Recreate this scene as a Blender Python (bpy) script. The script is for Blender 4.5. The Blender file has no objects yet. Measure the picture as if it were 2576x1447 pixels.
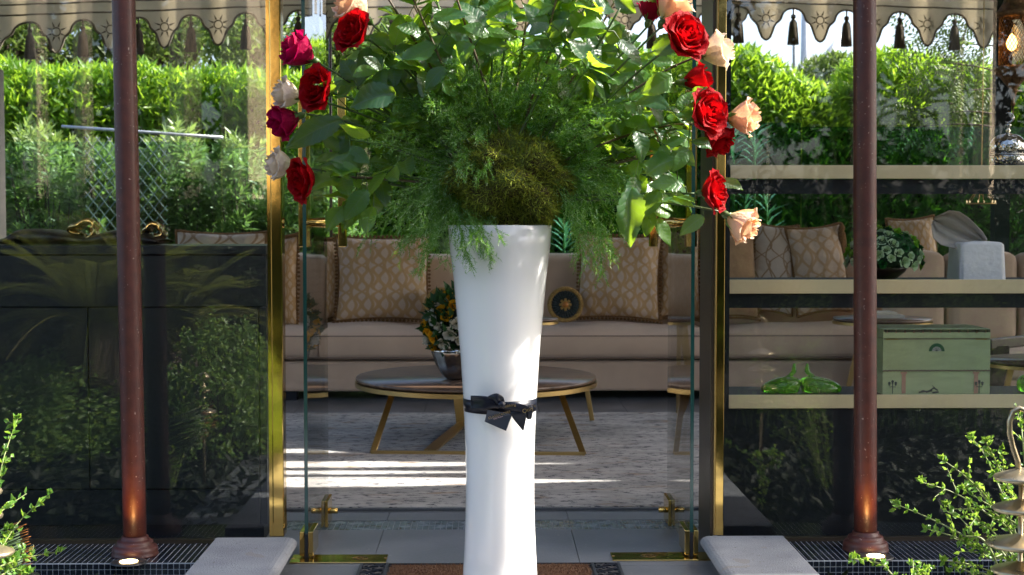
import bpy, math, random
import numpy as np
from mathutils import Vector, Matrix, Quaternion
R = math.radians
random.seed(7); RNG = np.random.default_rng(7)
C = bpy.context.scene.collection
SC = bpy.context.scene
# ---------------------------------------------------------------- camera, sky, sun, exposure
HC = 1.31
cd = bpy.data.cameras.new('camera'); cam = bpy.data.objects.new('camera', cd); C.objects.link(cam)
cd.lens = 50.41; cd.sensor_width = 36; cd.clip_end = 500; cd.clip_start = 0.05
cd.dof.use_dof = True; cd.dof.focus_distance = 4.9; cd.dof.aperture_fstop = 7.0
cam.location = (0, 0, HC); cam.rotation_euler = (R(90-2.59), 0, R(-0.92))
SC.camera = cam
SUN_EL, SUN_AZ = R(42), R(5.2)
SDIR = Vector((math.cos(SUN_EL)*math.cos(SUN_AZ), math.cos(SUN_EL)*math.sin(SUN_AZ), math.sin(SUN_EL)))
w = bpy.data.worlds.new('World'); SC.world = w; w.use_nodes = True
nt = w.node_tree; nt.nodes.clear()
sky = nt.nodes.new('ShaderNodeTexSky'); sky.sky_type = 'NISHITA'; sky.sun_disc = False
sky.sun_elevation = SUN_EL; sky.sun_rotation = R(90) - SUN_AZ; sky.dust_density = 4.0; sky.air_density = 0.75; sky.ozone_density = .6
bg = nt.nodes.new('ShaderNodeBackground'); bg.inputs[1].default_value = 0.15
ow = nt.nodes.new('ShaderNodeOutputWorld')
nt.links.new(sky.outputs[0], bg.inputs[0]); nt.links.new(bg.outputs[0], ow.inputs[0])
sl = bpy.data.lights.new('sun', 'SUN'); sl.energy = 4.4; sl.angle = R(0.6); sl.color = (1, .95, .86)
so = bpy.data.objects.new('sun', sl); C.objects.link(so); so.rotation_euler = SDIR.to_track_quat('Z', 'Y').to_euler()
so.location = (6, 0, 8)
SC.view_settings.view_transform = 'Standard'; SC.view_settings.look = 'None'
SC.view_settings.exposure = 1.8; SC.view_settings.gamma = 1.0; SC.view_settings.use_curve_mapping = False
cy = SC.cycles
cy.max_bounces = 8; cy.diffuse_bounces = 4; cy.glossy_bounces = 4; cy.transmission_bounces = 6
cy.transparent_max_bounces = 24; cy.caustics_reflective = False; cy.caustics_refractive = False
cy.sample_clamp_indirect = 6.0
try: cy.use_denoising = True
except Exception: pass
# ---------------------------------------------------------------- helpers
RM = cam.rotation_euler.to_matrix()
F = 3607.0
def ray(px, py):
    return RM @ Vector(((px-1288)/F, -(py-723.3)/F, -1))
def P(px, py, Y):
    d = ray(px, py); t = Y/d.y
    return Vector((d.x*t, Y, HC + d.z*t))
def G(px, py, z=0.0):
    d = ray(px, py); t = (z-HC)/d.z
    return Vector((d.x*t, d.y*t, z))
def PX(px, Y): return P(px, 900, Y).x
def PZ(py, Y, px=1288): return P(px, py, Y).z

def tag(o, label=None, cat=None, group=None, kind=None):
    if label: o['label'] = label
    if cat: o['category'] = cat
    if group: o['group'] = group
    if kind: o['kind'] = kind
    return o
def empty(name, loc=(0,0,0), label=None, cat=None, group=None, rot=None):
    o = bpy.data.objects.new(name, None); C.objects.link(o); o.location = loc; o.empty_display_size = .05
    if rot is not None: o.rotation_euler = rot
    return tag(o, label, cat, group)
def wm(o):
    m = o.matrix_basis.copy(); p = o.parent
    while p: m = p.matrix_basis @ m; p = p.parent
    return m
def link(name, me, parent=None, mw=None, mat=None):
    """link a mesh whose vertices are in world space (mw None) or placed by mw"""
    o = bpy.data.objects.new(name, me); C.objects.link(o)
    m = mw if mw is not None else Matrix.Identity(4)
    if parent:
        o.parent = parent; o.matrix_basis = wm(parent).inverted() @ m
    else: o.matrix_basis = m
    if mat and not me.materials: me.materials.append(mat)
    return o
class MB:
    def __init__(s): s.v = []; s.f = []; s.uv = None
    def quad(s, a, b, c, d):
        n = len(s.v); s.v += [tuple(a), tuple(b), tuple(c), tuple(d)]; s.f.append((n, n+1, n+2, n+3)); return s
    def box(s, x0, x1, y0, y1, z0, z1):
        n = len(s.v)
        s.v += [(x0,y0,z0),(x1,y0,z0),(x1,y1,z0),(x0,y1,z0),(x0,y0,z1),(x1,y0,z1),(x1,y1,z1),(x0,y1,z1)]
        s.f += [tuple(n+i for i in q) for q in ((0,3,2,1),(4,5,6,7),(0,1,5,4),(1,2,6,5),(2,3,7,6),(3,0,4,7))]
        return s
    def obox(s, c, ax, ay, az):
        """oriented box: centre and half axis vectors"""
        c, ax, ay, az = map(Vector, (c, ax, ay, az)); n = len(s.v)
        for k in (-1, 1):
            for (i, j) in ((-1,-1),(1,-1),(1,1),(-1,1)): s.v.append(tuple(c+ax*i+ay*j+az*k))
        s.f += [tuple(n+i for i in q) for q in ((0,3,2,1),(4,5,6,7),(0,1,5,4),(1,2,6,5),(2,3,7,6),(3,0,4,7))]
        return s
    def bar(s, a, b, wx, wy, up=(0,0,1)):
        a, b = Vector(a), Vector(b); d = (b-a); L = d.length; d.normalize()
        x = d.cross(Vector(up));
        if x.length < 1e-4: x = d.cross(Vector((0,1,0)))
        x.normalize(); y = x.cross(d)
        return s.obox((a+b)/2, x*wx/2, y*wy/2, d*L/2)
    def tube(s, pts, r, seg=8, caps=True):
        pts = [Vector(p) for p in pts]; n0 = len(s.v); m = len(pts)
        rr = r if hasattr(r, '__len__') else [r]*m
        t0 = (pts[1]-pts[0]).normalized(); nrm = t0.orthogonal().normalized()
        for i, p in enumerate(pts):
            t = (pts[min(i+1, m-1)]-pts[max(i-1, 0)]).normalized()
            nrm = (nrm - t*nrm.dot(t))
            if nrm.length < 1e-6: nrm = t.orthogonal()
            nrm.normalize(); b = t.cross(nrm)
            for k in range(seg):
                a = 2*math.pi*k/seg
                s.v.append(tuple(p + (nrm*math.cos(a)+b*math.sin(a))*rr[i]))
        for i in range(m-1):
            for k in range(seg):
                k2 = (k+1) % seg
                s.f.append((n0+i*seg+k, n0+i*seg+k2, n0+(i+1)*seg+k2, n0+(i+1)*seg+k))
        if caps:
            s.f.append(tuple(n0+k for k in reversed(range(seg)))); s.f.append(tuple(n0+(m-1)*seg+k for k in range(seg)))
        return s
    def lathe(s, prof, c=(0,0,0), seg=32, M=None, fold=0, foldn=0):
        n0 = len(s.v); c = Vector(c)
        for (r, z) in prof:
            for k in range(seg):
                a = 2*math.pi*k/seg; q = r*(1+fold*math.cos(foldn*a))
                p = Vector((q*math.cos(a), q*math.sin(a), z))
                if M: p = M @ p
                s.v.append(tuple(c+p))
        for i in range(len(prof)-1):
            for k in range(seg):
                k2 = (k+1) % seg
                s.f.append((n0+i*seg+k, n0+i*seg+k2, n0+(i+1)*seg+k2, n0+(i+1)*seg+k))
        if prof[0][0] > 1e-5: s.f.append(tuple(n0+k for k in reversed(range(seg))))
        if prof[-1][0] > 1e-5: s.f.append(tuple(n0+(len(prof)-1)*seg+k for k in range(seg)))
        return s
    def grid(s, fn, nu, nv, uv=False):
        n0 = len(s.v)
        if uv and s.uv is None: s.uv = {}
        for j in range(nv+1):
            for i in range(nu+1):
                u, v = i/nu, j/nv
                if uv: s.uv[len(s.v)] = (u, v)
                s.v.append(tuple(fn(u, v)))
        for j in range(nv):
            for i in range(nu):
                a = n0+j*(nu+1)+i; s.f.append((a, a+1, a+nu+2, a+nu+1))
        return s
    def prism(s, poly, y0, y1):
        """polygon of (x,z) extruded along y"""
        n0 = len(s.v); m = len(poly)
        s.v += [(x, y0, z) for x, z in poly]+[(x, y1, z) for x, z in poly]
        s.f.append(tuple(range(n0, n0+m))); s.f.append(tuple(reversed(range(n0+m, n0+2*m))))
        for i in range(m):
            j = (i+1) % m; s.f.append((n0+j, n0+i, n0+m+i, n0+m+j))
        return s
    def mesh(s, name, mat=None, smooth=False):
        me = bpy.data.meshes.new(name); me.from_pydata(s.v, [], s.f)
        if s.uv is not None:
            l = me.uv_layers.new(name='UVMap'); vi = np.zeros(len(me.loops), dtype=np.int32); me.loops.foreach_get('vertex_index', vi)
            a = np.array([s.uv.get(int(i), (0, 0)) for i in range(len(s.v))], dtype=np.float32)
            l.data.foreach_set('uv', a[vi].ravel())
        if smooth: me.polygons.foreach_set('use_smooth', [True]*len(me.polygons))
        if mat: me.materials.append(mat)
        me.update(); return me
    def build(s, name, mat, parent=None, smooth=False, bevel=0, mw=None, sub=0, solid=0, auto=False):
        o = link(name, s.mesh(name, mat, smooth), parent, mw)
        if solid:
            m = o.modifiers.new('solid', 'SOLIDIFY'); m.thickness = solid; m.offset = 0
        if bevel:
            m = o.modifiers.new('bevel', 'BEVEL'); m.width = bevel; m.segments = 2; m.limit_method = 'ANGLE'; m.angle_limit = R(40)
            m.harden_normals = False
        if sub:
            m = o.modifiers.new('sub', 'SUBSURF'); m.levels = sub; m.render_levels = sub
        return o
def npmesh(name, V, faces, mat, smooth=False):
    """V (n,3), faces (m,k) arrays"""
    me = bpy.data.meshes.new(name); n, (m, k) = len(V), faces.shape
    me.vertices.add(n); me.vertices.foreach_set('co', V.astype(np.float32).ravel())
    me.loops.add(m*k); me.loops.foreach_set('vertex_index', faces.astype(np.int32).ravel())
    me.polygons.add(m); me.polygons.foreach_set('loop_start', np.arange(0, m*k, k, dtype=np.int32))
    me.polygons.foreach_set('loop_total', np.full(m, k, dtype=np.int32))
    if smooth: me.polygons.foreach_set('use_smooth', np.ones(m, dtype=bool))
    if mat: me.materials.append(mat)
    me.update(calc_edges=True); me.validate(); return me
def nrmz(a): return a/np.maximum(np.linalg.norm(a, axis=1, keepdims=True), 1e-9)
def leaf_cloud(name, ctr, d, n, L, W, mat, fold=.25, droop=.15):
    """many small pointed leaves: 6 verts, 4 tris each, folded and drooping"""
    N = len(ctr); d = nrmz(d); s = nrmz(np.cross(d, n)); n = np.cross(s, d)
    L = np.broadcast_to(L, (N,)).reshape(-1, 1); W = np.broadcast_to(W, (N,)).reshape(-1, 1)
    b = ctr; m = ctr+d*L*.5-n*W*fold; t = ctr+d*L-n*L*droop
    l = ctr+d*L*.42-s*W*.5+n*W*fold*.5; r = ctr+d*L*.42+s*W*.5+n*W*fold*.5
    V = np.stack([b, l, t, r, m], 1).reshape(-1, 3)
    base = (np.arange(N)*5).reshape(-1, 1, 1)
    f = np.array([[0,4,1],[1,4,2],[4,0,3],[4,3,2]]).reshape(1, 4, 3)+base
    return npmesh(name, V, f.reshape(-1, 3), mat)

# ---------------------------------------------------------------- materials
MATS = {}
def mat(name, col, rough=.6, metal=0., col2=None, scale=20., bump=0., bscale=None, detail=4, spec=.5, coat=0., sheen=0., stretch=None, rvar=0.):
    if name in MATS: return MATS[name]
    m = bpy.data.materials.new(name); m.use_nodes = True; nt = m.node_tree; b = nt.nodes['Principled BSDF']
    b.inputs['Roughness'].default_value = rough; b.inputs['Metallic'].default_value = metal
    b.inputs['Specular IOR Level'].default_value = spec
    b.inputs['Coat Weight'].default_value = coat; b.inputs['Sheen Weight'].default_value = sheen
    tc = nt.nodes.new('ShaderNodeTexCoord'); mp = nt.nodes.new('ShaderNodeMapping')
    nt.links.new(tc.outputs['Object'], mp.inputs[0])
    if stretch: mp.inputs['Scale'].default_value = stretch
    nz = nt.nodes.new('ShaderNodeTexNoise'); nz.inputs['Scale'].default_value = scale; nz.inputs['Detail'].default_value = detail
    nt.links.new(mp.outputs[0], nz.inputs['Vector'])
    c2 = col2 or tuple(c*.8 for c in col)
    rp = nt.nodes.new('ShaderNodeValToRGB'); rp.color_ramp.elements[0].position = .35; rp.color_ramp.elements[1].position = .65
    rp.color_ramp.elements[0].color = (*c2, 1); rp.color_ramp.elements[1].color = (*col, 1)
    nt.links.new(nz.outputs[0], rp.inputs[0]); nt.links.new(rp.outputs[0], b.inputs['Base Color'])
    if rvar:
        mr = nt.nodes.new('ShaderNodeMapRange'); mr.inputs[3].default_value = max(0, rough-rvar); mr.inputs[4].default_value = rough+rvar
        nt.links.new(nz.outputs[0], mr.inputs[0]); nt.links.new(mr.outputs[0], b.inputs['Roughness'])
    if bump:
        bn = nt.nodes.new('ShaderNodeTexNoise'); bn.inputs['Scale'].default_value = bscale or scale*3; bn.inputs['Detail'].default_value = 3
        nt.links.new(mp.outputs[0], bn.inputs['Vector'])
        bp = nt.nodes.new('ShaderNodeBump'); bp.inputs['Strength'].default_value = bump; bp.inputs['Distance'].default_value = .01
        nt.links.new(bn.outputs[0], bp.inputs['Height']); nt.links.new(bp.outputs[0], b.inputs['Normal'])
    MATS[name] = m; return m
def leafmat(name, cols, trans, tw=.45, rough=.4, spec=.4):
    """leaf: random colour per leaf, translucent"""
    if name in MATS: return MATS[name]
    m = bpy.data.materials.new(name); m.use_nodes = True; nt = m.node_tree; b = nt.nodes['Principled BSDF']; N = nt.nodes.new; K = nt.links.new
    g = N('ShaderNodeNewGeometry'); rp = N('ShaderNodeValToRGB'); cr = rp.color_ramp
    cr.elements[0].color = (*cols[0], 1); cr.elements[1].color = (*cols[-1], 1)
    for i, c in enumerate(cols[1:-1]):
        e = cr.elements.new((i+1)/(len(cols)-1)); e.color = (*c, 1)
    K(g.outputs['Random Per Island'], rp.inputs[0]); K(rp.outputs[0], b.inputs['Base Color'])
    b.inputs['Roughness'].default_value = rough; b.inputs['Specular IOR Level'].default_value = spec
    t = N('ShaderNodeBsdfTranslucent'); t.inputs[0].default_value = (*trans, 1)
    mx = N('ShaderNodeMixShader'); mx.inputs[0].default_value = tw
    K(b.outputs[0], mx.inputs[1]); K(t.outputs[0], mx.inputs[2]); K(mx.outputs[0], nt.nodes['Material Output'].inputs[0])
    MATS[name] = m; return m
def glassmat(name, tint, refl=.09, rough=0.0):
    m = bpy.data.materials.new(name); m.use_nodes = True; nt = m.node_tree; N = nt.nodes.new; K = nt.links.new
    nt.nodes.remove(nt.nodes['Principled BSDF'])
    tr = N('ShaderNodeBsdfTransparent'); tr.inputs[0].default_value = (*tint, 1)
    gl = N('ShaderNodeBsdfGlossy'); gl.inputs['Roughness'].default_value = rough
    nz = N('ShaderNodeTexNoise'); nz.inputs['Scale'].default_value = 1.1; nz.inputs['Detail'].default_value = 1
    bp = N('ShaderNodeBump'); bp.inputs['Strength'].default_value = .06; bp.inputs['Distance'].default_value = .05
    K(nz.outputs[0], bp.inputs['Height']); K(bp.outputs[0], gl.inputs['Normal'])
    lw = N('ShaderNodeLayerWeight'); lw.inputs[0].default_value = .5
    pw = N('ShaderNodeMath'); pw.operation = 'POWER'; pw.inputs[1].default_value = 4.0; K(lw.outputs['Facing'], pw.inputs[0])
    ma = N('ShaderNodeMath'); ma.operation = 'MULTIPLY_ADD'; ma.inputs[1].default_value = 1-refl; ma.inputs[2].default_value = refl; ma.use_clamp = True
    K(pw.outputs[0], ma.inputs[0])
    mx = N('ShaderNodeMixShader'); K(ma.outputs[0], mx.inputs[0]); K(tr.outputs[0], mx.inputs[1]); K(gl.outputs[0], mx.inputs[2])
    K(mx.outputs[0], nt.nodes['Material Output'].inputs[0]); return m
def emit(name, col, s):
    m = bpy.data.materials.new(name); m.use_nodes = True; b = m.node_tree.nodes['Principled BSDF']
    b.inputs['Base Color'].default_value = (*col, 1); b.inputs['Emission Color'].default_value = (*col, 1); b.inputs['Emission Strength'].default_value = s
    return m
M_stone = mat('grey_stone', (.33,.345,.365), .8, col2=(.23,.245,.265), scale=4, bump=.5, bscale=160, detail=8)
M_floor = mat('floor_tile', (.17,.18,.20), .45, col2=(.10,.11,.125), scale=3.5, bump=.15, bscale=90, detail=9, rvar=.12)
M_ground = mat('ground_earth', (.045,.038,.025), .95, col2=(.02,.024,.012), scale=3, bump=.6)
M_brass = mat('polished_brass', (.72,.50,.16), .08, 1., col2=(.66,.44,.13), scale=5, bump=.04, bscale=8)
M_brass_b = mat('brushed_brass', (.55,.40,.17), .32, 1., col2=(.47,.33,.13), scale=30, stretch=(1,1,40))
M_champ = mat('champagne_metal', (.85,.70,.43), .45, .15, col2=(.80,.66,.40), scale=4)
M_bronze = mat('dark_bronze', (.10,.08,.06), .35, .7, scale=6)
M_dark = mat('navy_lacquer', (.007,.010,.017), .6, col2=(.006,.009,.013), scale=50, bump=.08, bscale=300, spec=.3)
M_col = mat('maroon_paint', (.082,.021,.014), .48, col2=(.056,.014,.011), scale=25, bump=.12, bscale=120, rvar=.08, coat=.08)
def flecks(m, scale, thr, col):
    nt = m.node_tree; b = nt.nodes['Principled BSDF']; src = b.inputs['Base Color'].links[0].from_socket
    tc = nt.nodes.new('ShaderNodeTexCoord'); n = nt.nodes.new('ShaderNodeTexNoise'); n.inputs['Scale'].default_value = scale; n.inputs['Detail'].default_value = 2; nt.links.new(tc.outputs['Object'], n.inputs[0])
    g = nt.nodes.new('ShaderNodeMath'); g.operation = 'GREATER_THAN'; g.inputs[1].default_value = thr; nt.links.new(n.outputs[0], g.inputs[0])
    x = nt.nodes.new('ShaderNodeMix'); x.data_type = 'RGBA'; nt.links.new(g.outputs[0], x.inputs[0]); nt.links.new(src, x.inputs[6]); x.inputs[7].default_value = (*col, 1); nt.links.new(x.outputs[2], b.inputs['Base Color'])
flecks(M_col, 95, .715, (.30,.22,.19)); flecks(M_stone, 60, .70, (.16,.15,.14)); flecks(M_stone, 7, .64, (.27,.265,.26)); flecks(M_floor, 40, .72, (.26,.26,.26))
M_tile = mat('black_mosaic', (.016,.022,.033), .22, col2=(.008,.012,.02), scale=14, rvar=.12, coat=.3)
M_grout = mat('pale_grout', (.55,.57,.60), .85, col2=(.42,.44,.47), scale=30)
M_rubber = mat('black_rubber', (.015,.017,.024), .45, scale=30, bump=.1)
M_glass = glassmat('clear_glass', (.965,.975,.966), .056)
M_glasst = glassmat('teal_glass', (.52,.76,.73), .02)
M_glassp = glassmat('pale_teal_glass', (.80,.92,.89), .04)
M_edge = mat('glass_edge', (.01,.06,.055), .15, scale=3, spec=.8)

# ---------------------------------------------------------------- setting
YD, YG = 5.55, 5.63
o = MB().quad((-200,-120,-.16),(200,-120,-.16),(200,300,-.16),(-200,300,-.16)).build('ground', M_ground); tag(o, kind='structure')
fl = MB().box(-7, 7, 5.662, 12.4, -.15, -.006).box(-1.36, .98, 2.6, 5.66, -.15, -.006).build('floor', M_grout); tag(fl, kind='structure')
M_fl2 = mat('floor_joint', (.05,.055,.06), .8)
fl.data.materials.clear(); fl.data.materials.append(M_fl2)
xs = [-2.35,-1.35,-.45,.35,.96,2.15,3.05]
ys = [3.6,4.5,5.4,6.06]
tm = None
for i in range(len(xs)-1):
    for (y0, y1) in ((3.6,4.5),(4.5,5.42),(5.42,6.08),(6.27,6.45),(6.45,7.4),(7.4,8.4),(8.4,9.4),(9.4,10.4),(10.4,11.4),(11.4,12.3)):
        if y0 < 5.5 and not (-1.4 < xs[i] and xs[i+1] < 1.0): continue
        MB().box(xs[i]+.0015, xs[i+1]-.0015, y0+.0015, y1-.0015, -.02, 0).build('tile', M_floor, fl)
# interior drain strip of small mosaic
mz = MB(); tx = PX(640, 6.1)
while tx < PX(1830, 6.1):
    for r_ in range(7): mz.box(tx, tx+.0225, 6.085+r_*.0255, 6.085+r_*.0255+.0225, -.02, -.001)
    tx += .0255
M_mos2 = mat('blue_grey_mosaic', (.17,.22,.26), .25, col2=(.08,.12,.14), scale=16, rvar=.15)
tag(mz.build('mosaic_strip', M_mos2, fl), kind='stuff')
MB().box(tx*0-2.3, 2.6, 6.082, 6.268, -.02, -.004).build('grout', M_grout, fl)

# mosaic plinths either side
def plinth(x0, x1, lab):
    y0, y1, zt, ts = 5.30, 5.66, .046, .0213
    body = MB().box(x0, x1, y0, y1, -.15, zt).build('mosaic_plinth', M_grout); tag(body, lab, 'plinth', 'mosaic plinths below the glass')
    t = MB().box(0, ts-.003, -.002, .0, .0, ts-.003).mesh('tile_face', M_tile)
    tt = MB().box(0, ts-.003, 0, ts-.003, 0, .0012).mesh('tile_top', M_tile)
    rest = MB(); n = int((x1-x0)/ts); cnt = 0
    vis0, vis1 = PX(-10, 5.3), PX(2586, 5.3)
    for r_ in range(4):
        for i in range(n):
            x = x0+.001+i*ts
            if cnt < 290 and r_ < 3 and vis0 < x < vis1: 
                o = link('tile', t, body, Matrix.Translation((x, y0, zt-.001-(r_+1)*ts))); cnt += 1
            else: rest.box(x, x+ts-.003, y0-.0018, y0, zt-.001-(r_+1)*ts, zt-.004-r_*ts)
    for r_ in range(int((y1-y0)/ts)):
        for i in range(n):
            x = x0+.001+i*ts
            if cnt < 290 and vis0 < x < vis1 : link('tile', tt, body, Matrix.Translation((x, y0+.001+r_*ts, zt))); cnt += 1
            else: rest.box(x, x+ts-.003, y0+.001+r_*ts, y0-.002+(r_+1)*ts, zt, zt+.0012)
    tag(rest.build('tile', M_tile, body), kind='stuff')
LS0, LS1 = G(541, 1355, .087).x, G(722, 1355, .087).x
RS0, RS1 = G(1782, 1345, .087).x, G(1968, 1345, .087).x
plinth(-2.6, LS0, 'black mosaic plinth left of the doorway, under the dark cabinet')
plinth(RS1, 3.0, 'black mosaic plinth right of the doorway, under the display shelves')
# stone ledges: long slabs with a rounded inner edge
def ledge(xo, xi, lab):
    s = 1 if xi > xo else -1
    e = empty('stone_ledge', ((xo+xi)/2, 4.5, 0), lab, 'ledge', 'stone ledges flanking the path')
    pts = [(xo, .035), (xo, .087), (xi, .087)]
    for k in range(1, 8):
        a = math.pi/2 - math.pi*k/8
        pts.append((xi + s*.030*math.cos(a)*1.2, .061+.026*math.sin(a)))
    pts.append((xi, .035))
    if s > 0: pts = pts[::-1]
    for (y0, y1) in ((2.6, 4.4), (4.402, 5.545)): MB().prism(pts, y0, y1).build('slab', M_stone, e, bevel=.004)
    a, b = sorted((xo, xi)); MB().box(a, b-.0, 2.62, 5.54, -.15, .0345).build('wall', M_stone, e)
ledge(LS0, LS1, 'grey stone ledge left of the doormat, by the left brass door post')
ledge(RS1, RS0, 'grey stone ledge right of the doormat, by the right brass door post')

# columns
def column(pxt, pxb, pyb, lab):
    Yc = 5.42; base = G(pxb, pyb, .052); Yc = base.y
    e = empty('column', base, lab, 'column', 'maroon columns in front of the glass')
    top = P(pxt, 0, Yc); d = (top-base); d = d/d.z
    pts = [base+Vector((0,0,.02)), base+d*(3.0)]
    MB().tube([pts[0].lerp(pts[1], k/12) for k in range(13)], .0435, 40).build('shaft', M_col, e, smooth=True)
    prof = [(.0435,.075),(.050,.072),(.052,.062),(.056,.058),(.066,.056),(.069,.047),(.069,.040),(.078,.037),(.084,.03),(.086,.02),(.085,.010),(.088,.006),(.088,0)]
    MB().lathe(prof[::-1], base-Vector((0,0,.005)), 48).build('base', M_col, e, smooth=True)
column(311, 340, 1392, 'maroon round column left of the doorway, standing on black mosaic')
column(2175, 2177, 1380, 'maroon round column in front of the display shelves')
# uplights set into the mosaic
M_warm = emit('warm_lamp', (1.,.72,.35), 5)
def uplight(px, py, lab):
    b = G(px, py, .05); e = empty('ground_uplight', b, lab, 'uplight', 'recessed uplights at the column feet')
    MB().lathe([(.066,0),(.066,.004),(.060,.006),(.034,.006),(.034,.002)][::1], b, 40).build('trim_ring', mat('dull_steel',(.12,.12,.12),.4,.8), e, smooth=True)
    MB().lathe([(.001,.008),(.030,.0075),(.033,.0065),(.033,.004),(.001,.004)], b, 28).build('lens', M_warm, e, smooth=True)
    l = bpy.data.lights.new('spot', 'SPOT'); l.energy = 2.8; l.color = (1,.42,.10); l.spot_size = R(80); l.spot_blend = .9; l.shadow_soft_size = .035
    q = bpy.data.objects.new('bulb', l); C.objects.link(q); q.parent = e; q.location = (0, -.01, .02)
    tgt = Vector((b.x+(.01), b.y+.07, .45)); q.rotation_euler = (b-tgt).to_track_quat('Z','Y').to_euler()
uplight(324, 1416, 'lit round uplight in the mosaic at the foot of the left column')
uplight(2203, 1402, 'lit round uplight in the mosaic at the foot of the right column')

# glass walls, posts, door frame
ZT = 3.05
def pane(name, x0, x1, y0, y1, z0, z1, lab, m=M_glass, grp='fixed glass panels of the pavilion'):
    o = MB().box(x0, x1, y0, y1, z0, z1).build(name, m); return tag(o, lab, 'glass panel', grp)
xl0, xl1 = G(683, 1352, .087).x, G(713, 1352, .087).x
xr0, xr1 = PX(1797, YD), PX(1823, YD)
pane('glass_wall', -3.6, xl0-.002, YG, YG+.012, .05, ZT, 'large fixed glass pane left of the doors, in front of the dark cabinet')
pane('glass_wall', xr1+.006, 3.9, YG, YG+.012, .05, ZT, 'large fixed glass pane right of the doors, in front of the brass edged shelves')
MB().box(-3.6, xl0-.002, YG-.01, YG+.022, .046, .062).build('glass_channel', M_bronze).update_tag()
tag(bpy.data.objects['glass_channel'], 'thin dark channel holding the foot of the left glass pane', 'channel', 'channels under the glass')
tag(MB().box(xr1+.006, 3.9, YG-.01, YG+.022, .046, .062).build('glass_channel', M_bronze), 'thin dark channel holding the foot of the right glass pane', 'channel', 'channels under the glass')
e = empty('door_frame', (0, YD, 0), 'polished brass frame around the open glass double doors', 'door frame')
MB().box(xl0-.009, xl0+.004, YD+.002, YD+.075, .088, ZT).build('post', M_brass, e)
MB().box(xl0+.0045, xl1+.002, YD-.004, YD+.075, .088, ZT).build('post', M_brass, e, bevel=.004)
MB().box(xr0+.006, xr1-.002, YD-.004, YD+.075, .088, ZT).build('post', M_brass, e, bevel=.002)
MB().box(xr0, xr0+.0055, YD-.008, YD+.30, .088, ZT).build('post', M_brass_b, e, bevel=.001)
MB().box(xr0-.012, xr0-.0005, YD+.01, YD+.31, .0, ZT).build('jamb', M_bronze, e)
MB().box(xl0-.009, xr1, YD, YD+.075, ZT+.001, ZT+.06).build('lintel', M_brass, e)
# door leaves, swung inwards
def leaf_door(px, side, lab):
    xh = PX(px, YD); y0, y1 = YD+.0, YD+.715; t = .014
    e = empty('door_leaf', (xh, y0, 0), lab, 'glass door', 'glass door leaves')
    # glass body with darker polished near edge
    MB().box(xh-t/2, xh+t/2, y0+.003, y1, .022, ZT-.05).build('glass', M_glass, e)
    MB().box(xh-t/2, xh+t/2, y0, y0+.0026, .10, ZT-.05).build('edge', M_edge, e)
    for s in (-1, 1):
        MB().box(*sorted((xh+s*(t/2+.0005), xh+s*.0265)), y0-.006, y0+.165, .012, .108).build('hinge_clamp', M_brass, e, bevel=.002)
        MB().box(*sorted((xh+s*(t/2+.0005), xh+s*.0215)), y1-.165, y1+.005, .006, .118).build('corner_lock', M_brass, e, bevel=.002)
    MB().box(xh-.0062, xh+.0062, y0-.004, y0+.02, -.0, .098).build('pivot_block', M_rubber, e)
    MB().tube([(xh-side*.022, y1-.15, .075), (xh-side*.062, y1-.15, .075)], .0125, 14).build('lock_knob', M_brass, e, smooth=True)
    # pull handle: two square bars joined by a rod through the glass
    hy = y1-.10; zr = PZ(560, hy); zb, zt_ = PZ(621, hy), PZ(225, hy)
    h = MB().tube([(xh-.082, hy, zr), (xh-.030, hy, zr), (xh-.028, hy, zr), (xh-.004, hy, zr), (xh-.002, hy, zr),(xh+.002, hy, zr),(xh+.004, hy, zr),(xh+.028, hy, zr),(xh+.03, hy, zr),(xh+.082, hy, zr)],
                  [.019,.019,.0215,.0215,.0235,.0235,.0215,.0215,.019,.019], 20).build('handle', M_brass, e, smooth=True)
    for s in (-1, 1):
        MB().box(xh+s*.084-.018, xh+s*.084+.018, hy-.016, hy+.016, zb, zt_).build('grip', M_brass, h, bevel=.003)
    return e
leaf_door(768, -1, 'left glass door leaf standing open, brass pull handles and corner clamps')
leaf_door(1742, 1, 'right glass door leaf standing open behind the red and peach roses')
# floor spring covers
def cover(p0, p1, y0, y1, lab):
    x0, x1 = PX(p0, 5.6), PX(p1, 5.6)
    e = empty('floor_spring_cover', ((x0+x1)/2, (y0+y1)/2, 0), lab, 'floor plate', 'brass floor spring covers')
    MB().box(x0, x1, y0, y1, .0005, .006).build('plate', M_brass, e, bevel=.002)
    s = 1 if p0 < 1000 else -1
    cx = x0+.72*(x1-x0) if s > 0 else x0+.36*(x1-x0)
    c = Vector((cx, (y0+y1)/2, .0065)); m = MB()
    m.tube([c+Vector((.030*math.cos(a), .022*math.sin(a), 0)) for a in [k*math.pi/10 for k in range(21)]], .0012, 5)
    m.tube([c+Vector((.02*math.cos(a)*(1-k*.03), .012*math.sin(a*2), 0)) for k, a in enumerate([k*math.pi/8 for k in range(17)])], .001, 5)
    m.build('emblem', mat('engraved_brass', (.16,.11,.04), .4, .8), e)
    for s2 in (.02, .98): MB().lathe([(.005,0),(.005,.0012),(.001,.0016)], (x0+(x1-x0)*s2, (y0+y1)/2, .006), 12).build('screw', M_brass_b, e)
cover(735, 975, 5.47, 5.60, 'brass floor plate under the left door pivot, beside the doormat')
cover(1537, 1795, 5.49, 5.62, 'brass floor plate under the right door pivot, bright with sky reflection')
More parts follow.
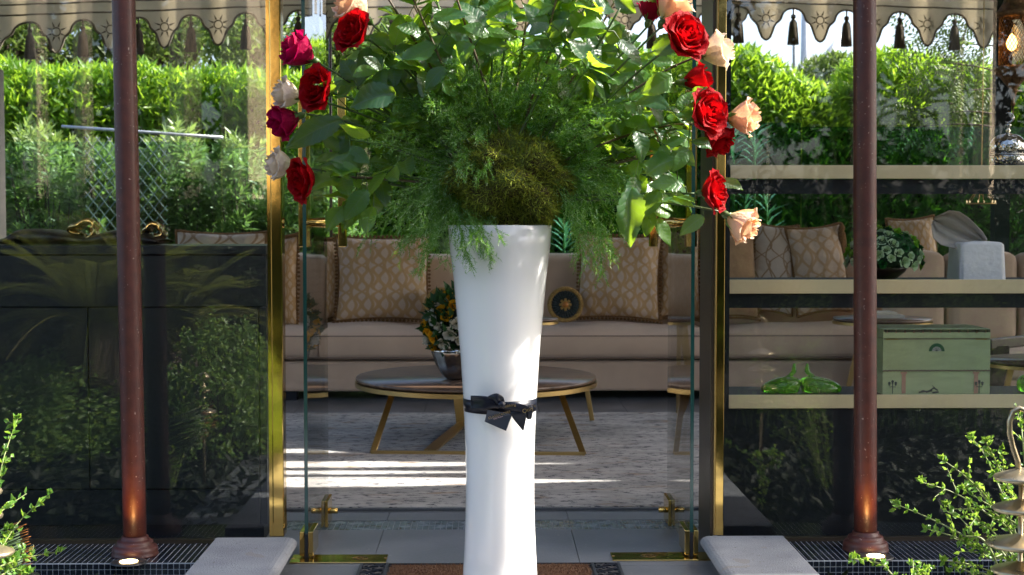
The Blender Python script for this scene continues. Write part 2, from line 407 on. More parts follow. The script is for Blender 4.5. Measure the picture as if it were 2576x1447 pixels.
# unseen roof: gaps and stepped back edge cut to aim sun at rug, valance
M_tent = mat('tent_canvas', (.55,.47,.36), .85, col2=(.48,.40,.30), scale=8, bump=.2)
def slot(y, x0, x1, wy, z=3.25):
    k = z/SDIR.z; return (x0+SDIR.x*k, x1+SDIR.x*k, y+SDIR.y*k-wy/2, y+SDIR.y*k+wy/2)
rf = MB(); zr = 3.25
slots = [slot(7.14, -1.9, .72, .28), slot(7.41, -1.9, .3, .12), slot(7.66, -1.9, .5, .20), slot(8.12, -1.3, -.25, .14)]
ycur = 5.24; ends = []
for (a, b, y0, y1) in slots:
    rf.box(-7.2, 9.5, ycur, y0, zr, zr+.06); rf.box(-7.2, a, y0, y1, zr, zr+.06); rf.box(b, 9.5, y0, y1, zr, zr+.06)
    ym = y0+(y1-y0)*.55; Lt = .85*(b-a)*.5+.15
    for (q0, q1) in ((y0, ym), (y1, ym)):  # the gaps narrow to a point
        n = len(rf.v)
        for zz in (zr+.01, zr+.05): rf.v += [(b-Lt, q0, zz), (b+.001, q0, zz), (b+.001, q1, zz)]
        rf.f += [(n, n+1, n+2), (n+3, n+5, n+4), (n, n+3, n+4, n+1), (n+1, n+4, n+5, n+2), (n+2, n+5, n+3, n)]
    ycur = y1
rf.box(-7.2, 9.5, ycur, 11.12, zr, zr+.06); rf.box(-1.2, 9.5, 11.12, 11.93, zr, zr+.06)
tag(rf.build('roof', M_tent), kind='structure')
# ================================================================ behind the room
# scalloped valance with tassels
M_val = mat('valance_cloth', (.74,.69,.59), .85, col2=(.66,.61,.51), scale=14, bump=.25)
_n = M_val.node_tree; _t = _n.nodes.new('ShaderNodeBsdfTranslucent'); _t.inputs[0].default_value = (.80,.73,.60,1); _m = _n.nodes.new('ShaderNodeMixShader'); _m.inputs[0].default_value = .55
_n.links.new(_n.nodes['Principled BSDF'].outputs[0], _m.inputs[1]); _n.links.new(_t.outputs[0], _m.inputs[2]); _n.links.new(_m.outputs[0], _n.nodes['Material Output'].inputs[0])
M_valb = mat('valance_braid', (.24,.21,.16), .8, scale=60)
M_tas = mat('tassel_thread', (.16,.125,.085), .9, col2=(.07,.055,.04), scale=60, bump=.7, stretch=(1,1,.1))
YV = 12.0
def scallop(t):
    """depth of the hem below the arch top for t in 0..1 (arch at 0 and 1, tongue at .5)"""
    a = 1-abs(t-.5)*2
    return float(np.interp(a, [0,.12,.25,.37,.47,.57,.67,.75,.85,.93,1], [0,.01,.05,.14,.37,.44,.50,.72,.92,.98,1]))
def valance(px0, px1, xs_, ytop, ybot, Y, lab, band=True):
    """xs_ = pixel x of arch centres; hem between them hangs down"""
    e = empty('valance', (PX((px0+px1)/2, Y), Y, 3.0), lab, 'valance', 'scalloped tent valances')
    m = MB(); br = []
    for i in range(len(xs_)-1):
        n = 26
        for k in range(n+(i == len(xs_)-2)):
            t = k/n; px = xs_[i]+(xs_[i+1]-xs_[i])*t
            f = (px-px0)/(px1-px0); yt = ytop[0]+(ytop[1]-ytop[0])*f; yb = ybot[0]+(ybot[1]-ybot[0])*f
            br.append(P(px, yt+(yb-yt)*scallop(t), Y+.02*math.sin(px*.05)))
    n0 = len(m.v)
    top = 3.42
    for p in br: m.v += [tuple(p), (p.x, p.y+.0, top)]
    for i in range(len(br)-1): m.f.append((2*i, 2*i+2, 2*i+3, 2*i+1))
    m.build('cloth', M_val, e, solid=.006)
    MB().tube(br, .009, 6).build('braid', M_valb, e, smooth=True)
    # raised piping lines and a scroll border above the arches
    for dz, r_ in ((.05, .007), (.13, .006)):
        MB().tube([Vector((p.x, p.y-.008, 0)) + Vector((0, 0, PZ(ytop[0]+(ytop[1]-ytop[0])*k/(len(br)-1), Y)+dz)) for k, p in enumerate(br)][::6], r_, 6).build('piping', M_valb, e)
    sc = MB(); L = br[-1].x-br[0].x; k = 0; x = br[0].x
    while x < br[-1].x:
        f = (x-br[0].x)/L; z = PZ(ytop[0]+(ytop[1]-ytop[0])*f, Y)+.20; s = 1 if k % 2 else -1
        sc.tube([Vector((x+.07*(j/16)*1.0+.035*(1-j/16)*math.cos(j*.55), Y-.01, z+s*.035*(1-j/20)*math.sin(j*.55))) for j in range(17)], .0045, 4); x += .11; k += 1
    tag(sc.build('scroll_embroidery', M_valb, e), kind='stuff')
    for i in range(len(xs_)-1):
        xm = (xs_[i]+xs_[i+1])/2; f = (xm-px0)/(px1-px0); yt = ytop[0]+(ytop[1]-ytop[0])*f; yb = ybot[0]+(ybot[1]-ybot[0])*f
        c = P(xm, yt+(yb-yt)*.34, Y-.012); s = MB(); r0 = .032
        s.tube([c+Vector((r0*math.cos(a), 0, r0*math.sin(a))) for a in [k*math.pi/8 for k in range(17)]], .005, 5)
        for k in range(8):
            a = k*math.pi/4+.39; d = Vector((math.cos(a), 0, math.sin(a)))
            s.tube([c+d*.042, c+d*.085], [.008, .001], 5)
        s.build('star_embroidery', M_valb, e)
        xa = xs_[i+1] if i < len(xs_)-2 else None
        if xa is None: continue
        f = (xa-px0)/(px1-px0); ya = ytop[0]+(ytop[1]-ytop[0])*f
        c = P(xa, ya, Y-.03); h = .30*Y/12; q = Y/12
        prof = [(.006,0),(.006,-.05*q),(.018*q,-.055*q),(.020*q,-.075*q),(.012*q,-.09*q),(.028*q,-.115*q),(.034*q,-.15*q),(.040*q,-.22*q),(.046*q,-h),(.001,-h+.002)]
        t = MB().lathe(prof[::-1], c, 22, fold=.06, foldn=11).build('tassel', M_tas, e, smooth=True)
    return e
valance(1290, 1810, [1240,1376,1505,1640,1790,1900], (38,26), (82,88), 12.0, 'beige scalloped valance with dark tassels behind the roses')
valance(1790, 2620, [1775,1858,1996,2130,2264,2402,2545,2690], (14,42), (95,126), 12.0, 'beige scalloped valance with five tassels, right of the doorway')
valance(-60, 760, [-120,75,208,348,480,618,750,880], (62,26), (142,104), 11.2, 'sunlit beige scalloped valance with tassels, left of the doorway')
valance(700, 1290, [750,855,985,1110,1240], (34,34), (100,90), 12.2, 'beige scalloped valance behind the left red roses')
# rear glass balustrade
def bal(p0, p1, ytop, Y, lab, m_=M_glasst):
    x0, x1 = PX(p0, Y), PX(p1, Y)
    o = MB().box(x0, x1, Y, Y+.02, .02, PZ(ytop, Y)).build('glass_screen', m_); tag(o, lab, 'glass screen', 'tinted glass screens behind the sofa')
bal(1300, 2010, 308, 11.75, 'teal tinted glass screen behind the sofa, just right of the vase')
bal(2014, 2760, 318, 11.75, 'teal tinted glass screen at the right, behind the brass edged shelves')
bal(-300, 560, 358, 11.75, 'pale tinted glass screen at the left, above the dark cabinet', M_glassp)
bal(564, 1296, 372, 11.75, 'pale tinted glass screen behind the left door leaf', M_glassp)
# pale wall post at the far left, slim posts
tag(MB().box(PX(-100, 10.6), PX(-2, 10.6), 10.6, 10.8, 0, PZ(172, 10.6)).build('pillar', mat('pale_plaster', (.40,.37,.34), .8, col2=(.33,.31,.29), scale=4, bump=.2)), 'pale square pillar at the far left edge behind the cabinet', 'pillar')
tag(MB().tube([(PX(835, 11.6), 11.6, 0), (PX(835, 11.6), 11.6, 3.2)], .012, 8).build('slim_post', M_bronze, smooth=True), 'slim upright pole seen behind the left door leaf', 'pole')
tag(MB().box(PX(2492, 11.9), PX(2530, 11.9), 11.86, 11.96, 0, 3.2).build('tent_post', M_dark), 'dark tent post beside the hanging lantern', 'post')
tag(MB().tube([P(156, 318, 12.3), P(560, 346, 12.0)], .013, 10).build('reflected_pipe', mat('white_rail', (.6,.66,.72), .3, .3), smooth=True), 'pipe reflection over the left hedge, built as a pale metal rail', 'rail')  # pale tube stands in for a pipe's reflection in the glass
# chain link
cl = MB(); Y = 12.5
ax, bx, az, bz = P(215, 500, Y).x, P(420, 500, Y).x, PZ(600, Y), PZ(345, Y); s = .095
n = int((bx-ax)/s)+1
for k in range(-30, n+30):
    for sg in (1, -1):
        x0 = ax+k*s; z0, z1 = az, bz
        if sg > 0: a, b = Vector((x0, Y, z0)), Vector((x0+(z1-z0)*.8, Y, z1))
        else: a, b = Vector((x0, Y, z1)), Vector((x0+(z1-z0)*.8, Y, z0))
        d = b-a; lo = max(0, (ax-a.x)/d.x); hi = min(1, (bx-a.x)/d.x)
        if hi > lo: cl.tube([a+d*lo, a+d*hi], .0045, 4, caps=False)
tag(cl.build('wire_fence', mat('galvanised_wire', (.42,.46,.48), .4, .6)), 'diamond wire mesh fence half hidden in the left hedge', 'fence')
# ---- hedges
M_hedge = leafmat('hedge_leaf', [(.04,.11,.012),(.07,.17,.015),(.12,.25,.02),(.20,.34,.04)], (.42,.66,.04), .5, .36)
M_hedge2 = leafmat('pale_leaf', [(.05,.10,.03),(.10,.17,.06),(.16,.24,.09),(.24,.30,.14)], (.32,.48,.10), .4, .35)
M_tree = leafmat('tree_leaf', [(.03,.06,.015),(.06,.10,.02),(.10,.15,.03)], (.22,.34,.06), .4, .45)
M_dkt = leafmat('darkened_leaf', [(.008,.02,.006),(.018,.036,.009),(.034,.055,.014)], (.03,.07,.012), .15, .5)  # leaf colours darkened so mirrored trees and hedges stay dim
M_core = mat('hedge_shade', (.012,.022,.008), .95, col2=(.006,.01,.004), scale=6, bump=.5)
M_bark = mat('bark', (.12,.09,.07), .9, col2=(.07,.05,.04), scale=20, bump=.6)
def lump(x, z, s): return .5*np.sin(x*2.1+s)+.35*np.sin(x*4.3+z*2.2+s*2)+.3*np.sin(z*3.1+s)+.2*np.sin(x*8+z*7+s)
def hedge(name, p0, p1, Y, top, n, L, W, mt, lab, group, seed, depth=1.4, z0=-.1, spread=.8, up=1.0):
    """top = [(px, py)...] outline of its crest seen from the path; a body of leaves with real depth"""
    rg = np.random.default_rng(seed)
    tp = np.array(top, float); x0, x1 = PX(p0, Y), PX(p1, Y)
    tx = np.array([P(a, b, Y).x for a, b in top]); tz = np.array([P(a, b, Y).z for a, b in top])
    e = empty(name, ((x0+x1)/2, Y+depth/2, -.15), lab, 'hedge', group)
    x = rg.uniform(x0, x1, n); hz = np.interp(x, tx, tz); ft = rg.random(n) < .72
    zz = np.where(ft, z0+(hz-z0)*rg.random(n)**.75, hz)
    yy = np.where(ft, Y, Y+depth*rg.random(n)); endf = np.clip(np.minimum(x-x0, x1-x)/.25, 0, 1)
    rnd = np.clip((zz-(hz-.45))/.45, 0, 1)
    bulge = lump(x, zz, seed)*.11
    yy = np.where(ft, yy-bulge+rnd**2*.35+(1-endf)**2*.4, yy); zz = np.where(ft, zz, zz+lump(x, yy, seed+3)*.06-(1-endf)**2*.2)
    inn = rg.random(n)**2*.28
    yy = yy+np.where(ft, inn, 0); zz = zz-np.where(ft, 0, inn)
    c = np.stack([x, yy, zz], 1)
    d = rg.normal(size=(n, 3))*spread; d[:, 2] += up; d[:, 1] += np.where(ft, -.55, 0)
    nn = rg.normal(size=(n, 3))*.6; nn[:, 1] -= .8; nn[:, 2] += .6
    me = leaf_cloud('foliage', c, d, nn, L*rg.uniform(.6, 1.3, n), W*rg.uniform(.7, 1.3, n), mt)
    link('foliage', me, e)
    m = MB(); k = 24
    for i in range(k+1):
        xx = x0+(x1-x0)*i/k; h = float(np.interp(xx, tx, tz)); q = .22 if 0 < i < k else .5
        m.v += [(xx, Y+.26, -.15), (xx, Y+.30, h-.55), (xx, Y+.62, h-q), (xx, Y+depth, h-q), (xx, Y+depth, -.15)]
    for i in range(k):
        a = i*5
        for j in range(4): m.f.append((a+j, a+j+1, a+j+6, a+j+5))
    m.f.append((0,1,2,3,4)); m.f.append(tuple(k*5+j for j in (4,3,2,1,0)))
    m.build('shade_core', M_core, e)  # dark filler hull behind the leaves, coloured as inner shade
    return e
hedge('hedge', 1760, 2200, 14.2, [(1700,100),(1830,122),(1900,128),(1945,150),(1985,178),(2030,200),(2080,214),(2125,225),(2180,215),(2260,200)], 17000, .13, .032, M_hedge, 'bright green hedge right of the doors, its crest sloping down to the white mast', 'clipped hedges behind the pavilion', 1)
hedge('hedge', 2160, 2800, 14.0, [(2100,140),(2200,138),(2270,142),(2340,150),(2420,165),(2520,170),(2800,160)], 20000, .13, .032, M_hedge, 'sunlit hedge behind the right column and the hanging lantern', 'clipped hedges behind the pavilion', 2)
hedge('hedge', 2030, 2260, 19.0, [(2020,170),(2060,142),(2110,135),(2170,140),(2240,150),(2290,160)], 6000, .12, .03, M_tree, 'small darker hedge far off to the right of the white mast', 'clipped hedges behind the pavilion', 3, depth=1.5)
hedge('hedge', 1240, 1790, 14.4, [(1200,60),(1300,110),(1400,135),(1480,120),(1600,140),(1700,120),(1800,112)], 13000, .13, .032, M_hedge, 'green hedge behind the bouquet in the middle of the doorway', 'clipped hedges behind the pavilion', 4)
hedge('hedge', -180, 700, 14.6, [(-200,160),(0,160),(100,172),(220,168),(330,178),(450,190),(560,182),(700,200)], 26000, .14, .034, M_hedge, 'yellow green hedge left of the doors, above the wire fence', 'clipped hedges behind the pavilion', 5)
hedge('hedge', 660, 1280, 14.3, [(640,190),(760,190),(860,210),(960,180),(1080,150),(1200,120),(1300,110)], 17000, .13, .032, M_hedge, 'green hedge behind the left door leaf', 'clipped hedges behind the pavilion', 6)
hedge('hedge', -2600, -170, 14.6, [(-2600,150),(-1400,170),(-600,155),(-170,165)], 14000, .16, .04, M_hedge, 'long stretch of hedge beyond the left end of the cabinet', 'clipped hedges behind the pavilion', 7)
hedge('hedge', 2790, 5000, 14.0, [(2790,150),(3500,165),(5000,150)], 12000, .16, .04, M_hedge, 'long stretch of hedge beyond the right end of the shelves', 'clipped hedges behind the pavilion', 8)
# looser, paler shrubs low in front of the left hedge
def shrub(p0, p1, Y, ytop, n, L, W, mt, lab, group, seed, cat='shrub', depth=.9, dense=1.):
    rg = np.random.default_rng(seed)
    x0, x1 = PX(p0, Y), PX(p1, Y); ht = PZ(ytop, Y); cx = (x0+x1)/2
    e = empty('shrub', (cx, Y+depth/2, -.15), lab, cat, group)
    K = max(30, n//11); # sprigs, each a whorl of leaves at the end of a twig
    th = rg.uniform(0, 2*np.pi, K); u = rg.random(K); rr = np.sqrt(rg.random(K))
    sx = cx+(x1-x0)/2*rr*np.cos(th)*1.0; sz = .05+(ht-.05)*(1-(1-u)**1.3)*(1-.35*(rr*np.cos(th))**2); sy = Y+depth/2+depth/2*np.sin(th)*rr
    tw = MB(); V = []; D = []; Nn = []
    for i in range(K):
        p = Vector((sx[i], sy[i], sz[i])); dr = Vector((rg.normal()*.5+(p.x-cx)*.5, rg.normal()*.4-.35, 1)).normalized()
        if i % 4 == 0: tw.tube([(cx+(p.x-cx)*.3, Y+depth/2, -.1), tuple(p.lerp(Vector((cx+(p.x-cx)*.6, Y+depth/2, p.z*.4)), .5)), tuple(p)], [.014, .008, .003], 5, caps=False)
        for j in range(11):
            a = j*2.4; side = Vector((math.cos(a), math.sin(a), 0)); f = j/11
            V.append(p+dr*(f*.10)); D.append(side*(1.1-f)+dr*(.25+f*.9)); Nn.append(dr*1.0-side*.3)
    me = leaf_cloud('foliage', np.array(V), np.array([tuple(q) for q in D]), np.array([tuple(q) for q in Nn]), L*rg.uniform(.7, 1.25, len(V)), W*rg.uniform(.8, 1.2, len(V)), mt)
    link('foliage', me, e)
    tw.build('branches', M_bark, e, smooth=True)
    return e
G1 = 'loose shrubs in front of the left hedge'
for k, (p0, p1, yt, Y, lab) in enumerate([(-60,190,335,12.7,'pale green shrub behind the left end of the dark cabinet'),(150,330,385,12.65,'pale shrub in front of the wire mesh'),
        (320,520,330,12.75,'tall bushy shrub just right of the left column'),(480,700,365,12.7,'leafy shrub left of the left brass door post'),(660,900,430,12.8,'darker shrub behind the left door leaf and roses')]):
    shrub(p0, p1, Y, yt, 4200, .125, .036, M_hedge2, lab, G1, 20+k)
# trees beyond
def crown(name, cpx, cpy, Y, rx, rz, n, L, mt, lab, group, seed, cat='tree', ry=1.6, trunk=True):
    rg = np.random.default_rng(seed); c0 = P(cpx, cpy, Y); s = Y/F
    e = empty(name, (c0.x, Y, -.15), lab, cat, group)
    K = max(20, n//60); cc = rg.normal(size=(K, 3)); cc = nrmz(cc)*(rg.random((K, 1))**.45)*np.array([rx*s, ry, rz*s])+np.array(c0)
    idx = rg.integers(0, K, n); c = cc[idx]+rg.normal(size=(n, 3))*.16
    d = rg.normal(size=(n, 3)); d[:, 2] -= .3; nn = rg.normal(size=(n, 3)); nn[:, 2] += .8
    link('foliage', leaf_cloud('foliage', c, d, nn, L*rg.uniform(.6, 1.3, n), L*.38, mt), e)
    if trunk:
        m = MB(); b = Vector((c0.x, Y, -.15)); m.tube([b, b.lerp(c0, .5)+Vector((.1, 0, 0)), c0], [.13, .09, .05], 10)
        m.build('trunk', M_bark, e, smooth=True); lm = MB()
        for i in range(0, K, 2):
            q = Vector(cc[i]); lm.tube([c0.lerp(b, .3), c0.lerp(q, .5)+Vector((0, 0, -.1)), q], [.04, .02, .006], 5, caps=False)
        lm.build('limbs', M_bark, e, smooth=True)
    return e
GT = 'trees beyond the hedge'
crown('tree', 60, 60, 19, 250, 130, 5200, .13, M_tree, 'tree with sky showing through, top left corner behind the valance', GT, 41)
crown('tree', 420, 70, 20, 230, 120, 5200, .13, M_tree, 'dark tree top between the left column and the left door post', GT, 42)
crown('tree', 640, 110, 18, 110, 120, 3200, .13, M_tree, 'tree just left of the left brass door post', GT, 43)
crown('tree', 900, 130, 18, 210, 140, 6500, .13, M_tree, 'tree behind the left red roses and door leaf', GT, 44)
crown('tree', 1140, 150, 18.5, 130, 130, 4200, .13, M_tree, 'tree showing through the bouquet left of the middle stems', GT, 45)
# feathery branch, right
def pinnate(name, curves, Y, lab, seed, lt=.06):
    rg = random.Random(seed); e = empty(name, P(curves[0][0][0], curves[0][0][1], Y), lab, 'branch')
    tw = MB(); V, D, Nn = [], [], []
    for cv in curves:
        pts = [P(a, b, Y+rg.uniform(-.25, .25)) for a, b in cv]
        q = [pts[0].lerp(pts[1], t/8).lerp(pts[1].lerp(pts[2], t/8), t/8) for t in range(9)]
        tw.tube(q, [.010*(1-k/10) for k in range(9)], 5, caps=False)
        for k in range(2, 9):
            for s in (-1, 1):
                b = q[k]; t = (q[k]-q[k-1]).normalized(); dr = (t*.7+Vector((rg.uniform(-.3,.3), rg.uniform(-.5,.2), s*rg.uniform(.4,.9)))).normalized()
                n2 = 8; Lr = rg.uniform(.22, .36)
                for j in range(n2):
                    pp = b+dr*Lr*(j+1)/n2-Vector((0,0,.05*(j/n2)**2))
                    for s2 in (-1, 1):
                        side = dr.cross(Vector((0,-1,.4))).normalized()*s2
                        V.append(pp); D.append(side+dr*.5-Vector((0,0,.2))); Nn.append(Vector((0,-.4,1)))
    link('foliage', leaf_cloud('foliage', np.array(V), np.array([tuple(a) for a in D]), np.array([tuple(a) for a in Nn]), lt, lt*.42, M_tree, droop=.1), e)
    tw.build('twigs', M_bark, e, smooth=True); return e
pinnate('feathery_branch', [[(2560,60),(2450,60),(2330,70)],[(2570,120),(2430,110),(2290,100)],[(2560,200),(2450,150),(2310,160)],[(2570,230),(2460,210),(2350,250)],[(2550,300),(2440,260),(2300,300)],[(2500,320),(2400,300),(2240,330)],
    [(2440,40),(2420,100),(2400,210)],[(2480,30),(2470,130),(2450,260)],[(2400,260),(2320,270),(2230,300)]], 13.2, 'dark feathery tree branch left of the hanging lantern', 5)
# pale spiky oleander shoots just behind the glass screen
M_ole = leafmat('oleander_leaf', [(.10,.19,.12),(.16,.26,.18),(.22,.32,.22)], (.2,.36,.15), .25, .45)
def oleander(px, py0, py1, Y, lab, seed, L=.26):
    rg = random.Random(seed); a, b = P(px, py1, Y), P(px+rg.uniform(-8, 8), py0, Y)
    e = empty('oleander', (a.x, a.y, -.15), lab, 'shrub', 'pale oleander shoots behind the glass screen')
    MB().tube([(a.x, a.y, -.15), tuple(a), tuple(b)], [.012, .010, .004], 6).build('stem', M_hedge2, e, smooth=True)
    N = 17; sh = []
    for j in range(N):
        f = j/N; an = j*2.1+rg.random(); p = a.lerp(b, f)
        d = Vector((math.cos(an), math.sin(an)*.7, .75)).normalized()
        me = leaf_cloud('leaf', np.array([p]), np.array([d]), np.array([Vector((0,0,1))-d*.3]), np.array([L*rg.uniform(.8,1.1)]), .028, M_ole, droop=.2)
        link('leaf', me, e)
for k, (px, y0, y1, lab) in enumerate([(1845,330,420,'pale spiky shoot beside the right brass door post, above the upper shelf'),(1898,320,420,'pale spiky oleander shoot standing above the left end of the upper shelf'),
        (1870,470,600,'spiky shoot between the upper and middle shelf, by the lowest peach rose'),(1420,560,640,'spiky shoot over the sofa back, right of the vase rim'),(1930,470,620,'thin spiky shoot above the trellis cushions on the right')]):
    oleander(px, y0, y1, 12.15, lab, 60+k)
# white mast with stays far off
M_white = mat('white_steel', (.75,.77,.8), .4, scale=3)
e = empty('white_mast', (PX(2024, 26), 26, -.15), 'white steel mast with slanting stays rising behind the right hedge', 'mast')
MB().tube([P(2022, 330, 26), P(2028, -60, 26)], [.085, .07], 16).build('mast', M_white, e, smooth=True)
MB().tube([P(2036, 190, 25.9), P(2130, 70, 25.9)], .035, 8).build('stay', M_white, e, smooth=True)
MB().tube([P(2030, 210, 25.9), P(2075, 150, 25.9), P(2120, 105, 25.9)], .05, 8).build('stay', M_white, e, smooth=True)
MB().tube([P(2004, 200, 25.9), P(2010, 175, 25.9), P(2024, 160, 25.9)], .05, 8).build('stay', M_white, e, smooth=True)
tag(MB().tube([P(1997, 300, 24), P(1998, -40, 24)], .025, 8).build('thin_pole', mat('grey_steel', (.3,.32,.34), .5, .3), smooth=True), 'thin grey pole left of the white mast', 'pole')
# ================================================================ what stands round and behind the viewpoint (seen in reflections)
def mir(px, py, Ym): # a point whose mirror image in the glass shows at px,py when Ym deep
    p = P(px, py, Ym); return Vector((p.x, 2*YG-p.y, p.z))
M_sand = mat('sand_render', (.80,.64,.45), .85, col2=(.74,.58,.40), scale=5, bump=.3)
e = empty('garden_loggia', (0, -4.2, -.15), 'sand coloured loggia with square piers across the garden', 'building')
for (a, b) in ((60,110),(175,225),(418,500),(550,690),(2400,2440),(2460,2520)):
    xa, xb = mir(a, 300, 15.2).x, mir(b, 300, 15.2).x
    c1_ = math.cos(R(52)); s1_ = math.sin(R(52)); hw = (xb-xa)/2/(c1_+s1_); MB().obox(((xa+xb)/2, -4.1, 2.2), (hw*c1_, -hw*s1_, 0), (hw*s1_, hw*c1_, 0), (0,0,2.35)).build('pier', M_sand, e, bevel=.01)
MB().box(-9, 9, -4.35, -3.85, 4.601, 5.3).build('beam', M_sand, e)
def fronthedge(x0, x1, y, h, n, lab, seed):
    rg = np.random.default_rng(seed); e = empty('hedge', ((x0+x1)/2, y, -.15), lab, 'hedge', 'hedges across the garden path')
    x = rg.uniform(x0, x1, n); z = rg.uniform(0, h, n)*1.0+lump(x, 0, seed)*.08; yy = y+lump(x, z, seed)*.15-rg.random(n)*.3
    d = rg.normal(size=(n,3)); d[:,2] += .6; d[:,1] += .7; nn = rg.normal(size=(n,3))*.5; nn[:,1] += .9; nn[:,2] += .5
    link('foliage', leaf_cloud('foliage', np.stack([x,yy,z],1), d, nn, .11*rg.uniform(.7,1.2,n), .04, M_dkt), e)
    MB().box(x0+.1, x1-.1, y-1.0, y-.35, -.15, h-.15).build('shade_core', M_core, e)  # dark filler box, coloured as the shade inside the hedge
fronthedge(-8, -.9, -2.6, 1.7, 9000, 'leafy hedge left of the path, behind the viewpoint', 71)
fronthedge(.9, 8, -2.6, 1.7, 9000, 'leafy hedge right of the path, behind the viewpoint', 72)
def crown_at(name, c0, rx, ry, rz, n, L, mt, lab, group, seed, base):
    g_ = np.random.default_rng(seed); c0 = Vector(c0); e = empty(name, base, lab, 'tree', group); K = max(20, n//60)
    cc = nrmz(g_.normal(size=(K,3)))*(g_.random((K,1))**.4)*np.array([rx,ry,rz])+np.array(c0); idx = g_.integers(0, K, n)
    d = g_.normal(size=(n,3)); nn = g_.normal(size=(n,3)); nn[:,2] += .8
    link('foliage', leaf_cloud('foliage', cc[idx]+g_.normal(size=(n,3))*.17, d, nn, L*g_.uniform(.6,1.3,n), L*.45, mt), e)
    m = MB(); b = Vector(base); m.tube([b, b.lerp(c0, .5), c0], [.13,.09,.05], 10); m.build('trunk', M_bark, e, smooth=True); lm = MB()
    for i in range(0, K, 2): q = Vector(cc[i]); lm.tube([c0.lerp(b, .3), c0.lerp(q, .5)+Vector((0,0,-.1)), q], [.04,.02,.006], 5, caps=False)
    tag(lm.build('limbs', M_bark, e, smooth=True), kind='stuff')
crown_at('tree', (5.0,1.7,4.0), 1.5, 1.75, 1.2, 9000, .16, M_tree, 'unseen leafy tree added to shade the path from the right', 'added shade trees on the near side', 75, (5.6,1.2,-.15))  # unseen trees added to keep sun off the path and beds
crown_at('tree', (5.4,-1.4,4.4), 1.7, 1.6, 1.4, 9000, .16, M_tree, 'unseen leafy tree added right of the path to shade the ground', 'added shade trees on the near side', 76, (6,-1.6,-.15))
for k_, x_ in enumerate((-9,-6.2,-3.3,-.4,2.6,5.6,8.6)): crown_at('tree', (x_,-7.5-.3*(k_%2),4.2), 2.0, 1.0, 3.6, 6500, .24, M_dkt, ['dense tree','bushy tree','dark tree','tall tree','broad tree','leafy tree','full tree'][k_]+' added behind the loggia as a dark backdrop', 'added backdrop trees across the garden', 77+k_*3, (x_,-7.5,-.15))  # backdrop trees added so the glass mirrors dark foliage, not bright sky
# cycads
M_cyc = leafmat('cycad_leaf', [(.07,.10,.02),(.12,.15,.035),(.22,.20,.05)], (.28,.32,.05), .35, .35)
def cycad(c, nf, Lf, lab, seed, lsz=.16):
    rg = random.Random(seed); e = empty('cycad', c, lab, 'cycad', 'cycads in the front beds'); c = Vector(c)
    MB().lathe([(.16,0),(.17,.2),(.13,.42),(.05,.5)], c, 20, fold=.06, foldn=9).build('trunk', M_bark, e, smooth=True)
    top = c+Vector((0,0,.42))
    V, D, Nn = [], [], []; st = MB()
    for i in range(nf):
        an = i*2.399; tl = rg.uniform(.15, .95); d = Vector((math.cos(an), math.sin(an), 0)); L = Lf*rg.uniform(.8,1.1)
        pts = []
        for k in range(15):
            t = k/14; pts.append(top+d*(L*t*(.5+.5*tl))+Vector((0,0,L*((1-tl)*.9+.45)*t-L*.75*t*t*(.4+tl*.7))))
        st.tube(pts, [.009*(1-k/18) for k in range(15)], 5, caps=False)
        side = d.cross(Vector((0,0,1)))
        for k in range(2, 15):
            for sub in range(4):
                p = pts[k-1].lerp(pts[k], sub/4); t = (pts[k]-pts[k-1]).normalized(); t01 = (k+sub/4)/15
                for s in (-1,1): V.append(p); D.append(side*s+t*.45+Vector((0,0,.25))); Nn.append(Vector((0,0,1))); 
    Ls = np.array([lsz]*len(V)); link('fronds', leaf_cloud('fronds', np.array(V), np.array([tuple(a) for a in D]), np.array([tuple(a) for a in Nn]), Ls, .012, M_cyc, fold=.1, droop=.05), e)
    st.build('stalks', M_cyc, e, smooth=True)
def P2(px, py, Ym): p = mir(px, py, Ym); return p
a = mir(300, 800, 8.6); cycad((a.x-.15, a.y, .25), 34, .95, 'cycad with arching fronds in the left bed', 81)
a = mir(560, 780, 8.3); cycad((a.x-.5, a.y-.9, .15), 30, .85, 'second cycad further down the left bed', 82)
# small leaved shrubs: mirrored in the cabinet, and those at the frame's corners
M_box = leafmat('small_leaf', [(.08,.16,.05),(.14,.25,.07),(.24,.36,.12)], (.45,.65,.10), .35, .35)
def smallshrub(c, r, h, n, lab, seed, L=.028):
    rg = np.random.default_rng(seed); e = empty('shrub', c, lab, 'shrub', 'small leaved shrubs in the front beds')
    K = n//16; d = nrmz(rg.normal(size=(K,3))); d[:,2] = np.abs(d[:,2]); q = (rg.random((K,1))**.5)
    sp = d*q*np.array([r, r, h])+np.array(c); sp[:,2] += .05
    V = np.repeat(sp, 16, 0)+rg.normal(size=(K*16,3))*.035; D = rg.normal(size=(K*16,3)); Nn = rg.normal(size=(K*16,3)); Nn[:,2] += .6
    link('foliage', leaf_cloud('foliage', V, D, Nn, L*rg.uniform(.7,1.3,len(V)), L*.7, M_box), e)
    tw = MB()
    for i in range(0, K, 3): tw.tube([(c[0], c[1], c[2]), tuple(Vector(c).lerp(Vector(sp[i]), .6)+Vector((0,0,-.02))), tuple(sp[i])], [.006,.004,.0015], 4, caps=False)
    tw.build('twigs', M_bark, e, smooth=True)
a = mir(110, 1050, 8.4); smallshrub((a.x, a.y, -.15), .60, .62, 13000, 'dense small leaved shrub in the left bed, further from the path', 91, .034)
a = mir(560, 1000, 8.4); smallshrub((a.x, a.y, -.15), .44, .85, 9000, 'small leaved shrub in the left bed, nearest the path', 92, .034)
tag(MB().box(-3.2, LS0-.25, 2.6, 4.9, -.158, -.10).build('planting_bed', M_ground), kind='structure')
tag(MB().box(RS1+.25, 3.2, 2.6, 4.9, -.158, -.10).build('planting_bed', M_ground), kind='structure')
